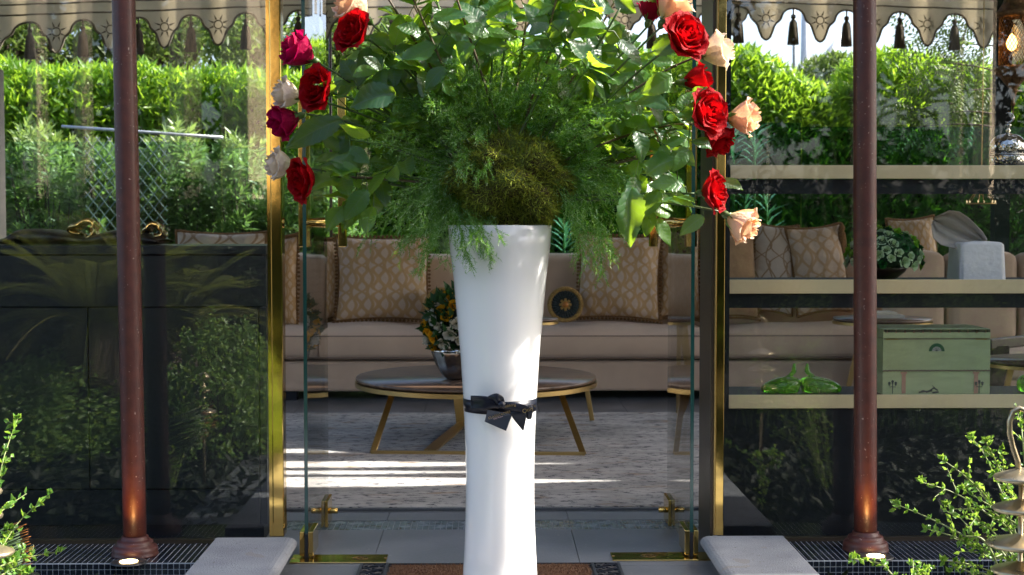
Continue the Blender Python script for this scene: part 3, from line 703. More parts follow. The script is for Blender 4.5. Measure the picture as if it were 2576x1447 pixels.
g_ = np.random.default_rng(99)
for nm, xa_, xb_ in (('left', -3.6, LS0-.09), ('right', RS1+.09, 3.4)):
    n_ = 15000; c_ = np.stack([g_.uniform(xa_, xb_, n_), g_.uniform(.6, 5.24, n_), g_.uniform(-.15, .0, n_)], 1); d_ = g_.normal(size=(n_,3)); d_[:,2] = np.abs(d_[:,2])*.7; nn_ = g_.normal(size=(n_,3))*.5; nn_[:,2] += 1
    o = link('ground_cover', leaf_cloud('ground_cover', c_, d_, nn_, .075*g_.uniform(.6,1.3,n_), .038, leafmat('ground_cover_leaf', [(.006,.014,.005),(.014,.026,.008)], (.02,.04,.01), .15, .6))); tag(o, kind='stuff')
# wispy tall plant mirrored over the right shelves
def wispy(c, n, h, lab, seed):
    rg = random.Random(seed); e = empty('wispy_plant', c, lab, 'plant', 'wispy flowering plants in the right bed'); c = Vector(c); tw = MB(); V, D, Nn = [], [], []
    for i in range(n):
        b0 = c+Vector((rg.uniform(-.3,.3), rg.uniform(-.2,.2), 0)); d = Vector((rg.uniform(-.25,.25), rg.uniform(-.2,.2), 1)); L = h*rg.uniform(.7,1.05); p1 = b0+d*L
        tw.tube([b0, b0+d*L*.5+Vector((rg.uniform(-.03,.03),0,0)), p1], [.003,.002,.001], 4, caps=False)
        for k in range(9):
            b = b0+d*L*rg.uniform(.45,1); q = b+Vector((rg.uniform(-.1,.1), rg.uniform(-.05,.05), rg.uniform(.02,.1)))
            tw.tube([b, q], .0009, 3, caps=False)
            for j in range(5): V.append(q+Vector((rg.gauss(0,.012), rg.gauss(0,.012), rg.gauss(0,.012)))); D.append(Vector((rg.gauss(0,1), rg.gauss(0,1), rg.gauss(0,1)))); Nn.append(Vector((0,-1,.5)))
    link('foliage', leaf_cloud('foliage', np.array(V), np.array([tuple(a) for a in D]), np.array([tuple(a) for a in Nn]), .016, .011, M_box), e)
    tw.build('stalks', M_box, e)
for k, (px, lab) in enumerate([(1960,'wispy plant in the right bed nearest the ledge'),(2330,'wispy plant in the middle of the right bed'),(2480,'wispy plant far along the right bed')]):
    a = mir(px, 1000, 8.9); wispy((a.x, a.y, -.1), 30, PZ(700, 8.9)+.15, lab, 95+k)
# ================================================================ inside: cabinet, shelves, sofa, tables, rug
# rug
def rugmat():
    m = bpy.data.materials.new('faded_rug'); m.use_nodes = True; nt = m.node_tree; b = nt.nodes['Principled BSDF']; N = nt.nodes.new; K = nt.links.new
    tc = N('ShaderNodeTexCoord'); mp = N('ShaderNodeMapping'); mp.inputs['Scale'].default_value = (1, 2.2, 1); K(tc.outputs['Object'], mp.inputs[0])
    def nz(s, d, r=.6, st=None):
        n = N('ShaderNodeTexNoise'); n.inputs['Scale'].default_value = s; n.inputs['Detail'].default_value = d; n.inputs['Roughness'].default_value = r; K(mp.outputs[0], n.inputs['Vector']); return n
    def ramp(src, a, b_, ca, cb):
        r = N('ShaderNodeValToRGB'); r.color_ramp.elements[0].position = a; r.color_ramp.elements[1].position = b_; r.color_ramp.elements[0].color = (*ca,1); r.color_ramp.elements[1].color = (*cb,1); K(src, r.inputs[0]); return r
    def mix(f, a, c):
        x = N('ShaderNodeMix'); x.data_type = 'RGBA'; K(f, x.inputs[0]); 
        for s_, i in ((a, 6), (c, 7)):
            if isinstance(s_, tuple): x.inputs[i].default_value = (*s_, 1)
            else: K(s_, x.inputs[i])
        return x.outputs[2]
    base = ramp(nz(2.2, 5).outputs[0], .35, .68, (.36,.35,.345), (.60,.58,.56)).outputs[0]
    rust = ramp(nz(3.1, 6, .7).outputs[0], .55, .68, (0,0,0), (.8,.8,.8)).outputs[0]
    c1 = mix(rust, base, (.36,.24,.15))
    dk = ramp(nz(17, 9, .75).outputs[0], .53, .60, (0,0,0), (1,1,1)).outputs[0]
    c2 = mix(dk, c1, (.06,.065,.085))
    K(c2, b.inputs['Base Color']); b.inputs['Roughness'].default_value = .95; b.inputs['Specular IOR Level'].default_value = .1
    bp = N('ShaderNodeBump'); bp.inputs['Strength'].default_value = .5; bp.inputs['Distance'].default_value = .01; K(nz(90, 4).outputs[0], bp.inputs['Height']); K(bp.outputs[0], b.inputs['Normal'])
    return m
M_rug = rugmat()
e = empty('rug', (-.1, 8.1, 0), 'large faded grey and rust rug under the coffee table', 'rug')
MB().box(-2.6, 3.2, 6.50, 9.75, .001, .014).build('pile', M_rug, e)
MB().box(-2.6, 3.2, 6.475, 6.498, .001, .011).build('binding', mat('rug_binding', (.14,.15,.17), .9, scale=80), e)
# ---- left cabinet
M_cab = mat('charcoal_lacquer', (.016,.020,.026), .38, col2=(.011,.015,.02), scale=60, bump=.05, bscale=250)
Yc = 5.86; x1 = PX(671, Yc); x0 = -3.3
e = empty('cabinet', ((x0+x1)/2, Yc+.25, 0), 'dark charcoal cabinet with push doors behind the left glass', 'cabinet')
zt, z2, z3, z4 = PZ(618, Yc), PZ(641, Yc), PZ(772, Yc), PZ(1228, Yc)
MB().box(x0, x1, Yc, Yc+.5, z2+.002, zt).build('top', M_cab, e, bevel=.002)
xb = PX(652, Yc); xm = PX(222, Yc)
MB().box(x0+.02, x1-.02, Yc+.02, Yc+.48, .0, z2+.0005).build('carcass', M_dark, e)
MB().box(xb+.003, x1-.001, Yc+.002, Yc+.02, .07, z3-.003).build('stile', M_cab, e)
MB().box(x0, x1-.001, Yc+.002, Yc+.02, z3+.003, z2-.004).build('drawer_front', M_cab, e)
MB().box(xm+.003, xb-.003, Yc+.002, Yc+.02, z4+.003, z3-.003).build('door', M_cab, e)
MB().box(x0, xm-.003, Yc+.002, Yc+.02, z4+.003, z3-.003).build('door', M_cab, e)
MB().box(x0, xb-.003, Yc+.004, Yc+.02, .07, z4-.003).build('plinth', M_cab, e)
# driftwood piece with gilded curls
M_drift = mat('blackened_wood', (.012,.010,.008), .35, col2=(.02,.016,.012), scale=12, bump=.5, stretch=(1,4,4))
zc = zt+.001; S_ = Yc/F
e = empty('driftwood_sculpture', (PX(200, 6.0), 6.0, zc), 'black carved driftwood tray with two gilded curls on the cabinet', 'sculpture')
sil = [(-30,606,612),(20,600,614),(42,592,616),(58,578,617),(75,575,617),(110,575,617),(150,577,617),(185,584,617),(215,594,617),(250,590,617),(290,579,617),(330,578,617),(370,583,617),(400,592,616),(420,602,612)]
m = MB()
def drift(u, v):
    i = v*(len(sil)-1); k = min(int(i), len(sil)-2); f = i-k
    px, a, b_ = [sil[k][j]+(sil[k+1][j]-sil[k][j])*f for j in range(3)]
    top, bot = PZ(a, 6.0), max(PZ(b_, 6.0), zc+.001); an = u*2*math.pi; zz = (top+bot)/2+(top-bot)/2*math.sin(an); yy = 6.0+.13*math.cos(an)*(1+.2*math.sin(px*.05))
    return (PX(px, 6.0), yy, max(zz, zc))
m.grid(drift, 20, 42); m.build('wood', M_drift, e, smooth=True)
M_gold = mat('gold_leaf', (.78,.55,.22), .22, 1., col2=(.5,.33,.1), scale=25, bump=.6, bscale=40)
def curl(cx, cy, s, n, sd):
    m = MB()
    def f(u, v):
        a = -2.6+u*5.4; r = s*(.75+.22*math.sin(a*3+sd)); y = (v-.5)*.13
        return (PX(cx, 6.0)+r*math.sin(a)*1.3, 5.99+y+.02*math.sin(a*2), PZ(cy, 6.0)+r*math.cos(a)*.85+.010*math.sin(v*6))
    m.grid(f, 30, 6); m.build('gilded_curl', M_gold, e, smooth=True, solid=.008)
curl(222, 578, .046, 3, .3); curl(395, 582, .036, 3, 1.4)
# ---- right shelf unit
Ys = 5.80; X0 = PX(1834, Ys); X1 = 3.2
e = empty('shelf_unit', ((X0+X1)/2, Ys+.2, 0), 'open navy display shelves with broad brass coloured edges behind the right glass', 'shelves')
zs = []
M_smoke = glassmat('smoked_backing', (.9,.94,.93), .04)
for (a, b) in ((415,449),(704,739),(995,1029)):
    za, zb = PZ(a, Ys), PZ(b, Ys); zs.append(za)
    sh = MB().box(X0, X1, Ys+.012, Ys+.34, za-.014, za-.004).build('shelf', M_dark, e)
    MB().box(X0, X1, Ys, Ys+.012, zb, za).build('edging', M_champ, sh, bevel=.0015)
for (a, b) in ((450,487),(740,776)):
    MB().box(X0, X1, Ys+.016, Ys+.04, PZ(b, Ys), PZ(a, Ys)-.001).build('apron', M_dark, e)
    MB().box(X0, X1, Ys+.012, Ys+.0158, PZ(a+8, Ys), PZ(a+3, Ys)).build('shadow_bead', M_dark, e)
MB().box(X0-.02, X1, Ys+.014, Ys+.33, .0, PZ(1031, Ys)-.002).build('base_panel', M_dark, e)
MB().box(X0-.020, X0-.0005, Ys-.004, Ys+.36, PZ(1031, Ys), 3.0).build('side_panel', M_dark, e)
# ---- things on the shelves
# hammered dome
def crescent(c, r, M_, par, name='crescent'):
    m = MB(); pts = []; rad = []
    for k in range(21):
        a = R(-130)+R(250)*k/20; pts.append(c+Vector((r*math.cos(a), 0, r*math.sin(a)))); rad.append(.0012+.005*math.sin(math.pi*k/20))
    m.tube(pts, rad, 8).build(name, M_, par, smooth=True)
M_sil = mat('hammered_silver', (.72,.70,.66), .10, 1., col2=(.6,.58,.55), scale=4)
nt = M_sil.node_tree; vo = nt.nodes.new('ShaderNodeTexVoronoi'); vo.inputs['Scale'].default_value = 90; tc = nt.nodes.new('ShaderNodeTexCoord'); nt.links.new(tc.outputs['Object'], vo.inputs['Vector'])
bp = nt.nodes.new('ShaderNodeBump'); bp.inputs['Strength'].default_value = .55; bp.inputs['Distance'].default_value = .004; nt.links.new(vo.outputs['Distance'], bp.inputs['Height']); nt.links.new(bp.outputs[0], nt.nodes['Principled BSDF'].inputs['Normal'])
M_sil2 = mat('smooth_silver', (.72,.70,.66), .12, 1., scale=4)
Yo = Ys+.17; S1 = F/Yo; c = Vector((PX(2527, Yo), Yo, zs[0]-.004)); h = PZ(335, Yo)-c.z; r0 = .074
e = empty('silver_dome', c, 'hammered silver dome with crescent finial on the top shelf', 'dome jar')
MB().lathe([(r0*.96,0),(r0,.004),(r0,.045),(r0*.99,.052)], c, 40).build('tray', M_sil, e, smooth=True)
MB().tube([c+Vector((r0*1.005*math.cos(a), r0*1.005*math.sin(a), .054)) for a in [k*math.pi/16 for k in range(33)]], .0025, 6).build('band', M_sil2, e, smooth=True)
prof = [(r0,.056),(r0*1.0,.085)]+[(r0*math.cos(t)**.8 if math.cos(t) > 0 else 0.001, .085+(h-.085)*math.sin(t)) for t in [k*math.pi/2/12 for k in range(1, 12)]]+[(.012, h+.002)]
MB().lathe(prof, c, 40).build('dome', M_sil, e, smooth=True)
MB().lathe([(.012,h),(.006,h+.006),(.012,h+.012),(.005,h+.02),(.009,h+.028),(.014,h+.036),(.010,h+.040),(.004,h+.046)], c, 20).build('finial', M_sil2, e, smooth=True)
crescent(c+Vector((0,0,h+.066)), .020, M_sil2, e)
# lantern
e = empty('hanging_lantern', P(2536, 120, 6.6), 'pierced copper lantern with a glowing bulb hanging top right', 'lantern')
M_cop = mat('aged_copper', (.30,.16,.07), .42, .85, col2=(.13,.07,.035), scale=45, bump=.6, bscale=120)
Yl = 6.6; cx = PX(2538, Yl); z = lambda py: PZ(py, Yl)
def latt(m, r, za, zb, n, tw, rad):
    for k in range(n):
        for s in (-1, 1):
            m.tube([Vector((cx+r*math.cos(2*math.pi*k/n+s*tw*t/10), Yl+r*math.sin(2*math.pi*k/n+s*tw*t/10), za+(zb-za)*t/10)) for t in range(11)], rad, 4, caps=False)
m = MB(); latt(m, .066, z(165), z(42), 26, 1.9, .0016); m.build('lattice', M_cop, e)
MB().lathe([(.0640,z(165)),(.0640,z(42))], (cx, Yl, 0), 30).build('shade', glassmat('lantern_glass', (.75,.66,.5), .05), e, smooth=True)
MB().lathe([(.066,z(42)),(.079,z(36)),(.080,z(28)),(.070,z(22)),(.050,z(4)),(.035,z(-30)),(.012,z(-80)),(.004,z(-200))], (cx, Yl, 0), 32, fold=.03, foldn=16).build('cap', M_cop, e, smooth=True)
MB().lathe([(.003,z(268)),(.010,z(262)),(.006,z(250)),(.014,z(236)),(.020,z(226)),(.018,z(222)),(.040,z(205)),(.062,z(190)),(.082,z(182)),(.084,z(170)),(.068,z(164))], (cx, Yl, 0), 32, fold=.04, foldn=16).build('bowl', M_cop, e, smooth=True)
MB().tube([Vector((cx, Yl, z(268))), Vector((cx, Yl, z(300)))], [.005,.0015], 8).build('drop', M_cop, e, smooth=True)
MB().lathe([(.001,z(126)),(.018,z(120)),(.024,z(105)),(.016,z(90)),(.001,z(82))], (cx-.01, Yl, 0), 20).build('bulb', emit('bulb_glow', (1,.55,.16), 6), e, smooth=True)
MB().tube([Vector((cx, Yl, z(-180))), Vector((cx, Yl, 3.25))], .004, 6).build('chain', M_cop, e)
# petals and roses --------------------------------------------------------
def petal(Rb, H, wa, flare, curl, edge, tip, seed, nu=8, nv=9, twist=.0, z0=0.):
    rg = random.Random(seed); ph = rg.uniform(0, 6); m = MB()
    def f(u, v):
        U = 2*u-1; wsh = min(1, .38+1.5*v) if v < .5 else 1.0
        rim = max(0, v-.70)/.30; wsh *= math.sqrt(max(0, 1-(rim*.86)**2.6))
        a = U*wa*wsh
        r = Rb*(.22+.78*math.sin(min(1, v*1.35)*math.pi/2)) + flare*v**2.6 + edge*(abs(U)**2.2)*v*v
        zz = z0 + H*v - curl*max(0, v-.72)**1.5*6.0
        r += curl*max(0, v-.74)*1.6
        zz += tip*max(0, 1-abs(U)*2.4)*rim - H*.10*abs(U)**2*rim
        wv = .022*math.sin(5*U+ph+4*v)*v
        r += wv; a += twist*v
        return (r*math.cos(a), r*math.sin(a), zz)
    m.grid(f, nu, nv, uv=True); return m
OPEN = []; k = 0
for i in range(4): OPEN.append((.10+.035*i, 1.06-.01*i, 1.35, .00, .00, .00, .0, i*2.1, .7))
for i in range(5): OPEN.append((.25+.035*i, 1.10-.01*i, .95, .02, .03, .02, .01, i*2.45+.6, .35))
for i in range(5): OPEN.append((.42+.035*i, 1.10-.015*i, .80, .05, .07, .05, .02, i*1.30*1.0+.3, .12))
for i in range(6): OPEN.append((.58+.028*i, 1.10-.02*i, .80, .08, .11, .09, .05, i*2*math.pi/6*1.02+1.0, .0))
for i in range(5): OPEN.append((.72+.02*i, 1.02-.05*i, .80, .14, .17, .14, .09, i*2*math.pi/5+.2, .0))
BUD = []
for i in range(3): BUD.append((.13+.04*i, 1.42, 1.5, .0, .0, .0, .0, i*2.1, .5))
for i in range(4): BUD.append((.27+.04*i, 1.40-.02*i, 1.05, .02, .02, .02, .02, i*1.75+.4, .2))
for i in range(4): BUD.append((.46+.03*i, 1.34-.03*i, .95, .03, .08, .06, .06, i*1.57+.1, .05))
for i in range(4): BUD.append((.58+.025*i, 1.20-.04*i, .92, .10, .17, .12, .10, i*math.pi/2+.8, .0))
def petalmat(name, c, dark, tr, tw=.35):
    m = bpy.data.materials.new(name); m.use_nodes = True; nt = m.node_tree; b = nt.nodes['Principled BSDF']; N = nt.nodes.new; K = nt.links.new
    uv = N('ShaderNodeUVMap'); sx = N('ShaderNodeSeparateXYZ'); K(uv.outputs[0], sx.inputs[0])
    rp = N('ShaderNodeValToRGB'); rp.color_ramp.elements[0].color = (*dark, 1); rp.color_ramp.elements[1].color = (*c, 1); rp.color_ramp.elements[0].position = .05; rp.color_ramp.elements[1].position = .6
    K(sx.outputs[1], rp.inputs[0]); K(rp.outputs[0], b.inputs['Base Color']); b.inputs['Roughness'].default_value = .6; b.inputs['Specular IOR Level'].default_value = .12
    
    tc = N('ShaderNodeTexCoord'); nz = N('ShaderNodeTexNoise'); nz.inputs['Scale'].default_value = 5; nz.inputs['Detail'].default_value = 3; K(tc.outputs['Object'], nz.inputs[0]); bp = N('ShaderNodeBump'); bp.inputs['Strength'].default_value = .25; bp.inputs['Distance'].default_value = .06; K(nz.outputs[0], bp.inputs['Height']); K(bp.outputs[0], b.inputs['Normal'])
    t = N('ShaderNodeBsdfTranslucent'); t.inputs[0].default_value = (*tr, 1); mx = N('ShaderNodeMixShader'); mx.inputs[0].default_value = tw
    K(b.outputs[0], mx.inputs[1]); K(t.outputs[0], mx.inputs[2]); K(mx.outputs[0], nt.nodes['Material Output'].inputs[0]); return m
PM = {'red': petalmat('red_petal', (.30,.001,.005), (.20,.001,.003), (.55,.003,.005)),
      'magenta': petalmat('magenta_petal', (.34,.002,.05), (.26,.003,.03), (.6,.004,.10)),
      'peach': petalmat('peach_petal', (.82,.58,.42), (.72,.66,.38), (.90,.52,.26)),
      'cream': petalmat('cream_petal', (.82,.70,.58), (.70,.70,.45), (.85,.66,.42))}
_pc = {}
def bloom_parts(kind, col):
    if (kind, col) not in _pc:
        L = []
        for i, (rb, H, wa, fl, cu, ed, tip, ang, tw) in enumerate(OPEN if kind == 'open' else BUD):
            L.append((petal(rb, H, wa, fl, cu, ed, tip, i*7+3, twist=tw*.3).mesh('petal', PM[col], True), ang))
        _pc[(kind, col)] = L
    return _pc[(kind, col)]
def mini_rose(name, m_):
    mb = MB(); mb.uv = {}
    for i in range(11):
        rb, H, wa = .12+.065*i, .95-.045*i, (1.3 if i < 3 else .85)
        pm = petal(rb, H, wa, .02*i*.5, .012*i, .01*i, 0, i, nu=5, nv=4)
        a = i*2.3; n0 = len(mb.v); ca, sa = math.cos(a), math.sin(a)
        for j, (x, y, z) in enumerate(pm.v): mb.v.append((x*ca-y*sa, x*sa+y*ca, z)); mb.uv[n0+j] = pm.uv[j]
        mb.f += [tuple(n0+q for q in f) for f in pm.f]
    return mb.mesh(name, m_, True)
def place(me, name, par, p, d, s, roll=0.):
    q = Vector(d).to_track_quat('Z', 'Y') @ Quaternion((0,0,1), roll)
    return link(name, me, par, Matrix.Translation(p) @ q.to_matrix().to_4x4() @ Matrix.Diagonal((s, s, s, 1)))
# green preserved rose ball in dark bowl
Yo = Ys+.19; c = Vector((PX(2222, Yo), Yo, zs[1]-.004)); Rr = .150*Yo/6
e = empty('green_rose_ball', c, 'dome of green and white preserved roses in a dark bowl on the middle shelf', 'flower arrangement')
MB().lathe([(.04,0),(.05,.002),(.085,.03),(.10,.055),(.095,.055),(.02,.02)], c, 36).build('bowl', mat('dark_wood_bowl', (.035,.015,.015), .3, col2=(.05,.02,.02), scale=10), e, smooth=True)
gm = [mini_rose('rose', petalmat('pale_green_petal', (.60,.78,.50), (.30,.5,.16), (.3,.5,.2), .15)), mini_rose('rose', petalmat('lime_petal', (.30,.62,.05), (.16,.42,.03), (.2,.4,.02), .15)), mini_rose('rose', petalmat('deep_green_petal', (.012,.12,.02), (.006,.06,.01), (.01,.1,.02), .1))]
MB().lathe([(.105,.05),(.135,.07),(.145,.11),(.125,.16),(.08,.195),(.001,.21)], c, 24).build('moss_base', mat('deep_green_moss', (.006,.05,.012), .9, scale=40, bump=.8), e, smooth=True)
rg = random.Random(3); gc = c+Vector((0,0,.075)); N_ = 92
for i in range(N_):
    y = 1-(i+.5)/N_*1.18; a = i*2.39996; q = math.sqrt(max(0, 1-y*y)); d = Vector((q*math.cos(a), q*math.sin(a), y)) 
    if y < -.15: continue
    s = rg.choice([.021,.023,.026,.028]); k = rg.choices([0,1,2],[6,3,2])[0]
    place(gm[k], 'rose', e, gc+Vector((d.x*.148, d.y*.143, d.z*.130)), d, s, rg.uniform(0,6))
# tissue box cover with napkin
M_lin = mat('white_linen', (.86,.85,.85), .9, col2=(.78,.78,.79), scale=7, bump=.35, bscale=60, sheen=.2)
Yo = Ys+.16; xa, xb = PX(2395, Yo), PX(2508, Yo); zb = zs[1]-.004; zt2 = PZ(607, Yo)
e = empty('linen_box', ((xa+xb)/2, Yo, zb), 'white linen covered box with a slanting cloth on the middle shelf', 'covered box')
m = MB()
def sup(u, v):
    a = 2*math.pi*u; cx_, sy_ = math.cos(a), math.sin(a); n = .20
    q = .5*(1.06-.07*v+.015*math.sin(9*u*2*math.pi)*(1-v)); sx = math.copysign(abs(cx_)**n, cx_)*q; sy = math.copysign(abs(sy_)**n, sy_)*q
    k = 1 if v < .93 else math.sqrt(max(0, 1-((v-.93)/.07)**2))
    return ((xa+xb)/2+sx*(xb-xa)*(k*.98 if v < 1 else 0), Yo+sy*.17*(k if v < 1 else 0), zb+(zt2-zb)*min(1, v*1.02)+.003*math.sin(a*3)*v)
m.grid(sup, 48, 22); m.build('cover', M_lin, e, smooth=True)
m = MB(); pl = [(2478,612,10),(2462,602,20),(2442,592,28),(2415,580,38),(2390,568,42),(2368,560,36),(2348,553,10)]
def nap(u, v):
    i = v*(len(pl)-1); k = min(int(i), len(pl)-2); f = i-k; px, py, w_ = [pl[k][j]+(pl[k+1][j]-pl[k][j])*f for j in range(3)]
    t = 2*u-1; return P(px-t*w_*.55, py+t*w_*1.0+w_*.1+2*math.sin(t*7+v*3), Yo-.02+.03*math.cos(t*2)+.012*math.sin(t*9+v*2))
m.grid(nap, 20, 18); m.build('napkin', mat('beige_linen', (.52,.47,.42), .9, col2=(.46,.42,.37), scale=8, bump=.4), e, smooth=True, solid=.0025)
# printed box
Yo = Ys+.03; xa, xb = PX(2221, Yo), PX(2491, Yo); zb = zs[2]-.003; zt2 = PZ(829, Yo)
M_print = mat('printed_green_paper', (.38,.46,.26), .7, col2=(.33,.40,.22), scale=9, stretch=(1,1,5), bump=.05)
e = empty('keepsake_box', ((xa+xb)/2, Yo+.12, zb), 'pale green box printed with a facade, columns and street lamps, on the lowest shelf', 'box')
e2 = MB().box(xa, xb, Yo, Yo+.27, zb, PZ(853, Yo)-.0006).build('body', M_print, e, bevel=.001)
lid = MB().box(xa, xb, Yo, Yo+.27, PZ(853, Yo)+.0006, zt2).build('lid', M_print, e, bevel=.001)
M_mv = mat('mauve_print', (.18,.11,.11), .6, scale=60); M_pk = mat('pink_print', (.45,.26,.19), .7, scale=40); M_gr = mat('dark_green_print', (.02,.11,.05), .6, scale=30); M_ink = mat('grey_ink', (.04,.05,.06), .6, scale=30); M_wh = mat('pale_print', (.45,.48,.42), .6, scale=30); M_br = mat('brown_print', (.06,.055,.03), .6, scale=80)
f = Yo-.0012; qb = lambda a, b, c_, d, n, m_, par=e2: MB().box(PX(a, Yo), PX(b, Yo), f, Yo-.0002, PZ(d, Yo), PZ(c_, Yo)).build(n, m_, par)
qb(2222,2490,830,837,'cornice_band',M_br,lid)
for k in range(12): qb(2229+k*22.5, 2233+k*22.5, 830, 838.5, 'cornice_block', M_pk, lid)
qb(2222,2490,853.5,855,'hairline',M_mv); qb(2228,2259,853,856,'clasp',mat('brass_print',(.4,.27,.1),.4,.6)); qb(2453,2483,853,856,'clasp',MATS['brass_print'])
rope = MB(); 
rope.tube([Vector((PX(2221+k*2.25, Yo), Yo-.001, PZ(934+1.2*math.sin(k*1.57), Yo))) for k in range(121)], .0022, 5); rope.build('rope_band', M_mv, e2)
for a in (2270, 2452):
    qb(a-1, a+9, 942, 992, 'column_print', M_pk); qb(a-4, a+12, 937, 942.5, 'capital_print', M_pk)
m = MB(); cz = PZ(885, Yo); cxx = PX(2356, Yo); r1, r2 = 20*Yo/F, 12*Yo/F
n0 = 0
poly = [(cxx+r1*math.cos(a), cz+r1*math.sin(a)) for a in [k*math.pi/20 for k in range(21)]]+[(cxx+r2*math.cos(a), cz+r2*math.sin(a)) for a in [math.pi-k*math.pi/20 for k in range(21)]]
m.prism(poly, f-.0004, Yo-.0002).build('fanlight_rim', M_gr, e2)
MB().prism([(cxx+r2*math.cos(a), cz+r2*math.sin(a)) for a in [k*math.pi/14 for k in range(15)]], f, Yo-.0002).build('fanlight_pane', M_wh, e2)
m = MB()
for k in range(1, 6): a = k*math.pi/6; m.bar((cxx, f-.0006, cz), (cxx+r2*math.cos(a), f-.0006, cz+r2*math.sin(a)), .0012, .0012)
m.build('fanlight_bars', M_ink, e2)
for a in (2246, 2464):
    m = MB(); m.bar((PX(a, Yo), f, PZ(992, Yo)), (PX(a, Yo), f, PZ(965, Yo)), .003, .001, up=(0,1,0))
    for dx, dy in ((-8,968),(0,964),(8,968)):
        m.prism([(PX(a+dx-3.4, Yo), PZ(dy-4, Yo)), (PX(a+dx, Yo), PZ(dy-6.5, Yo)), (PX(a+dx+3.4, Yo), PZ(dy-4, Yo)), (PX(a+dx+1.6, Yo), PZ(dy+4, Yo)), (PX(a+dx-1.6, Yo), PZ(dy+4, Yo))], f-.0003, Yo-.0002)
    m.bar((PX(a-8, Yo), f, PZ(975, Yo)), (PX(a+8, Yo), f, PZ(975, Yo)), .0025, .001, up=(0,1,0)); m.build('lamp_print', M_ink, e2)
m = MB(); c1 = Vector((PX(2326, Yo), f, PZ(990, Yo))); 
for (a, b, wd) in (((2312,989),(2330,986),.006),((2330,988),(2346,984),.008),((2340,985),(2352,976),.006),((2350,978),(2360,984),.006),((2346,990),(2362,988),.007),((2318,986),(2326,984),.004),((2350,975),(2346,972),.002)):
    m.bar((PX(a[0], Yo), f, PZ(a[1], Yo)), (PX(b[0], Yo), f, PZ(b[1], Yo)), wd, .001, up=(0,1,0))
m.build('motorcycle_print', M_ink, e2)
# green glass birds
M_gg = bpy.data.materials.new('green_glass'); M_gg.use_nodes = True; b = M_gg.node_tree.nodes['Principled BSDF']
b.inputs['Base Color'].default_value = (.16,.62,.03,1); b.inputs['Transmission Weight'].default_value = .75; b.inputs['Roughness'].default_value = .03; b.inputs['IOR'].default_value = 1.35; b.inputs['Coat Weight'].default_value = .3
tcn = M_gg.node_tree.nodes.new('ShaderNodeTexNoise'); tcn.inputs['Scale'].default_value = 12; bpn = M_gg.node_tree.nodes.new('ShaderNodeBump'); bpn.inputs['Strength'].default_value = .1; M_gg.node_tree.links.new(tcn.outputs[0], bpn.inputs['Height']); M_gg.node_tree.links.new(bpn.outputs[0], b.inputs['Normal'])
def bird(px0, px1, tipx, tipy, lab):
    Yo = Ys+.10; zb = zs[2]-.003; cx = (PX(px0, Yo)+PX(px1, Yo))/2; hw = abs(PX(px1, Yo)-PX(px0, Yo))/2; tx = PX(tipx, Yo)-cx; tz = PZ(tipy, Yo)-zb; hb = PZ(948, Yo)-zb
    m = MB()
    def f_(u, v):
        a = 2*math.pi*u
        # body of revolution-ish drop that pulls into a spike
        zz = tz*v; 
        if v < .16: r = math.sqrt(max(0, 1-((.16-v)/.16)**2))*.16+.84; r = r if v > 0 else .0
        elif v < .54: r = math.sqrt(max(0, 1-((v-.16)/.38)**2.2))*.86+.14
        else: r = .14*(1-(v-.54)/.46)**.7+.035
        sh = max(0, (v-.16)/.84); sh = min(1, sh*1.5)**1.3; oc = tx*sh
        return (cx+oc+hw*r*math.cos(a), Yo+.055*r*math.sin(a)*1.0, zb+.001+zz)
    m.grid(f_, 36, 30); o = m.build('glass_bird', M_gg, smooth=True); tag(o, lab, 'glass ornament', 'green glass birds')
bird(1915, 2012, 1998, 916, 'green glass bird on the lowest shelf, left one of the touching pair')
bird(2016, 2118, 2031, 916, 'green glass bird on the lowest shelf, right one of the touching pair')
bird(2560, 2650, 2590, 905, 'green glass bird cut by the right edge of the photo')
# ---- sofa
M_sofa = mat('taupe_linen', (.62,.45,.32), .92, col2=(.56,.40,.285), scale=5, bump=.45, bscale=420, sheen=.3)
def cushion(x0, x1, y0, y1, z0, z1, name, par, m_=None, puff=.03, ed=.05):
    cx, cy_, cz_ = (x0+x1)/2, (y0+y1)/2, (z0+z1)/2; hx, hy, hz = (x1-x0)/2, (y1-y0)/2, (z1-z0)/2; m = MB()
    # rounded, slightly swollen box from a subdivided cube
    n = 10
    for ax in range(3):
        for s in (-1, 1):
            def f_(u, v, ax=ax, s=s):
                p = [0, 0, 0]; p[ax] = s; o1, o2 = [(1,2),(2,0),(0,1)][ax]; p[o1] = (2*u-1)*s; p[o2] = 2*v-1
                q = []
                for a_, h in zip(p, (hx, hy, hz)): q.append(a_*h)
                # round edges
                e_ = min(ed, hx, hy, hz); c_ = Vector([max(-h+e_, min(h-e_, w_)) for w_, h in zip(q, (hx, hy, hz))]); dv = Vector(q)-c_
                if dv.length > 1e-9: dv = dv.normalized()*e_ if max(abs(w_)/h for w_, h in zip(q, (hx,hy,hz))) > .999 else dv
                r_ = c_+dv; k = (1-p[0]**2)*(1-p[1]**2)*1 if ax == 2 else 0
                k2 = (1-(q[0]/hx)**4)*(1-(q[2]/hz)**2) if ax == 1 else 0
                r_ += Vector((0, s*puff*.6*k2, s*puff*k*(1 if s > 0 else .2) + .006*math.sin(q[0]*9)*k)); return (cx+r_.x, cy_+r_.y, cz_+r_.z)
            m.grid(f_, n*3 if hx > .5 else n, n)
    o = m.build(name, m_ or M_sofa, par, smooth=True); w_ = o.modifiers.new('weld', 'WELD'); w_.merge_threshold = .0005; return o
YS = 10.5
e = empty('sofa', (0, YS+.5, 0), 'long taupe linen sofa behind the coffee table', 'sofa')
sx0, sx1 = PX(560, YS), PX(2420, YS)
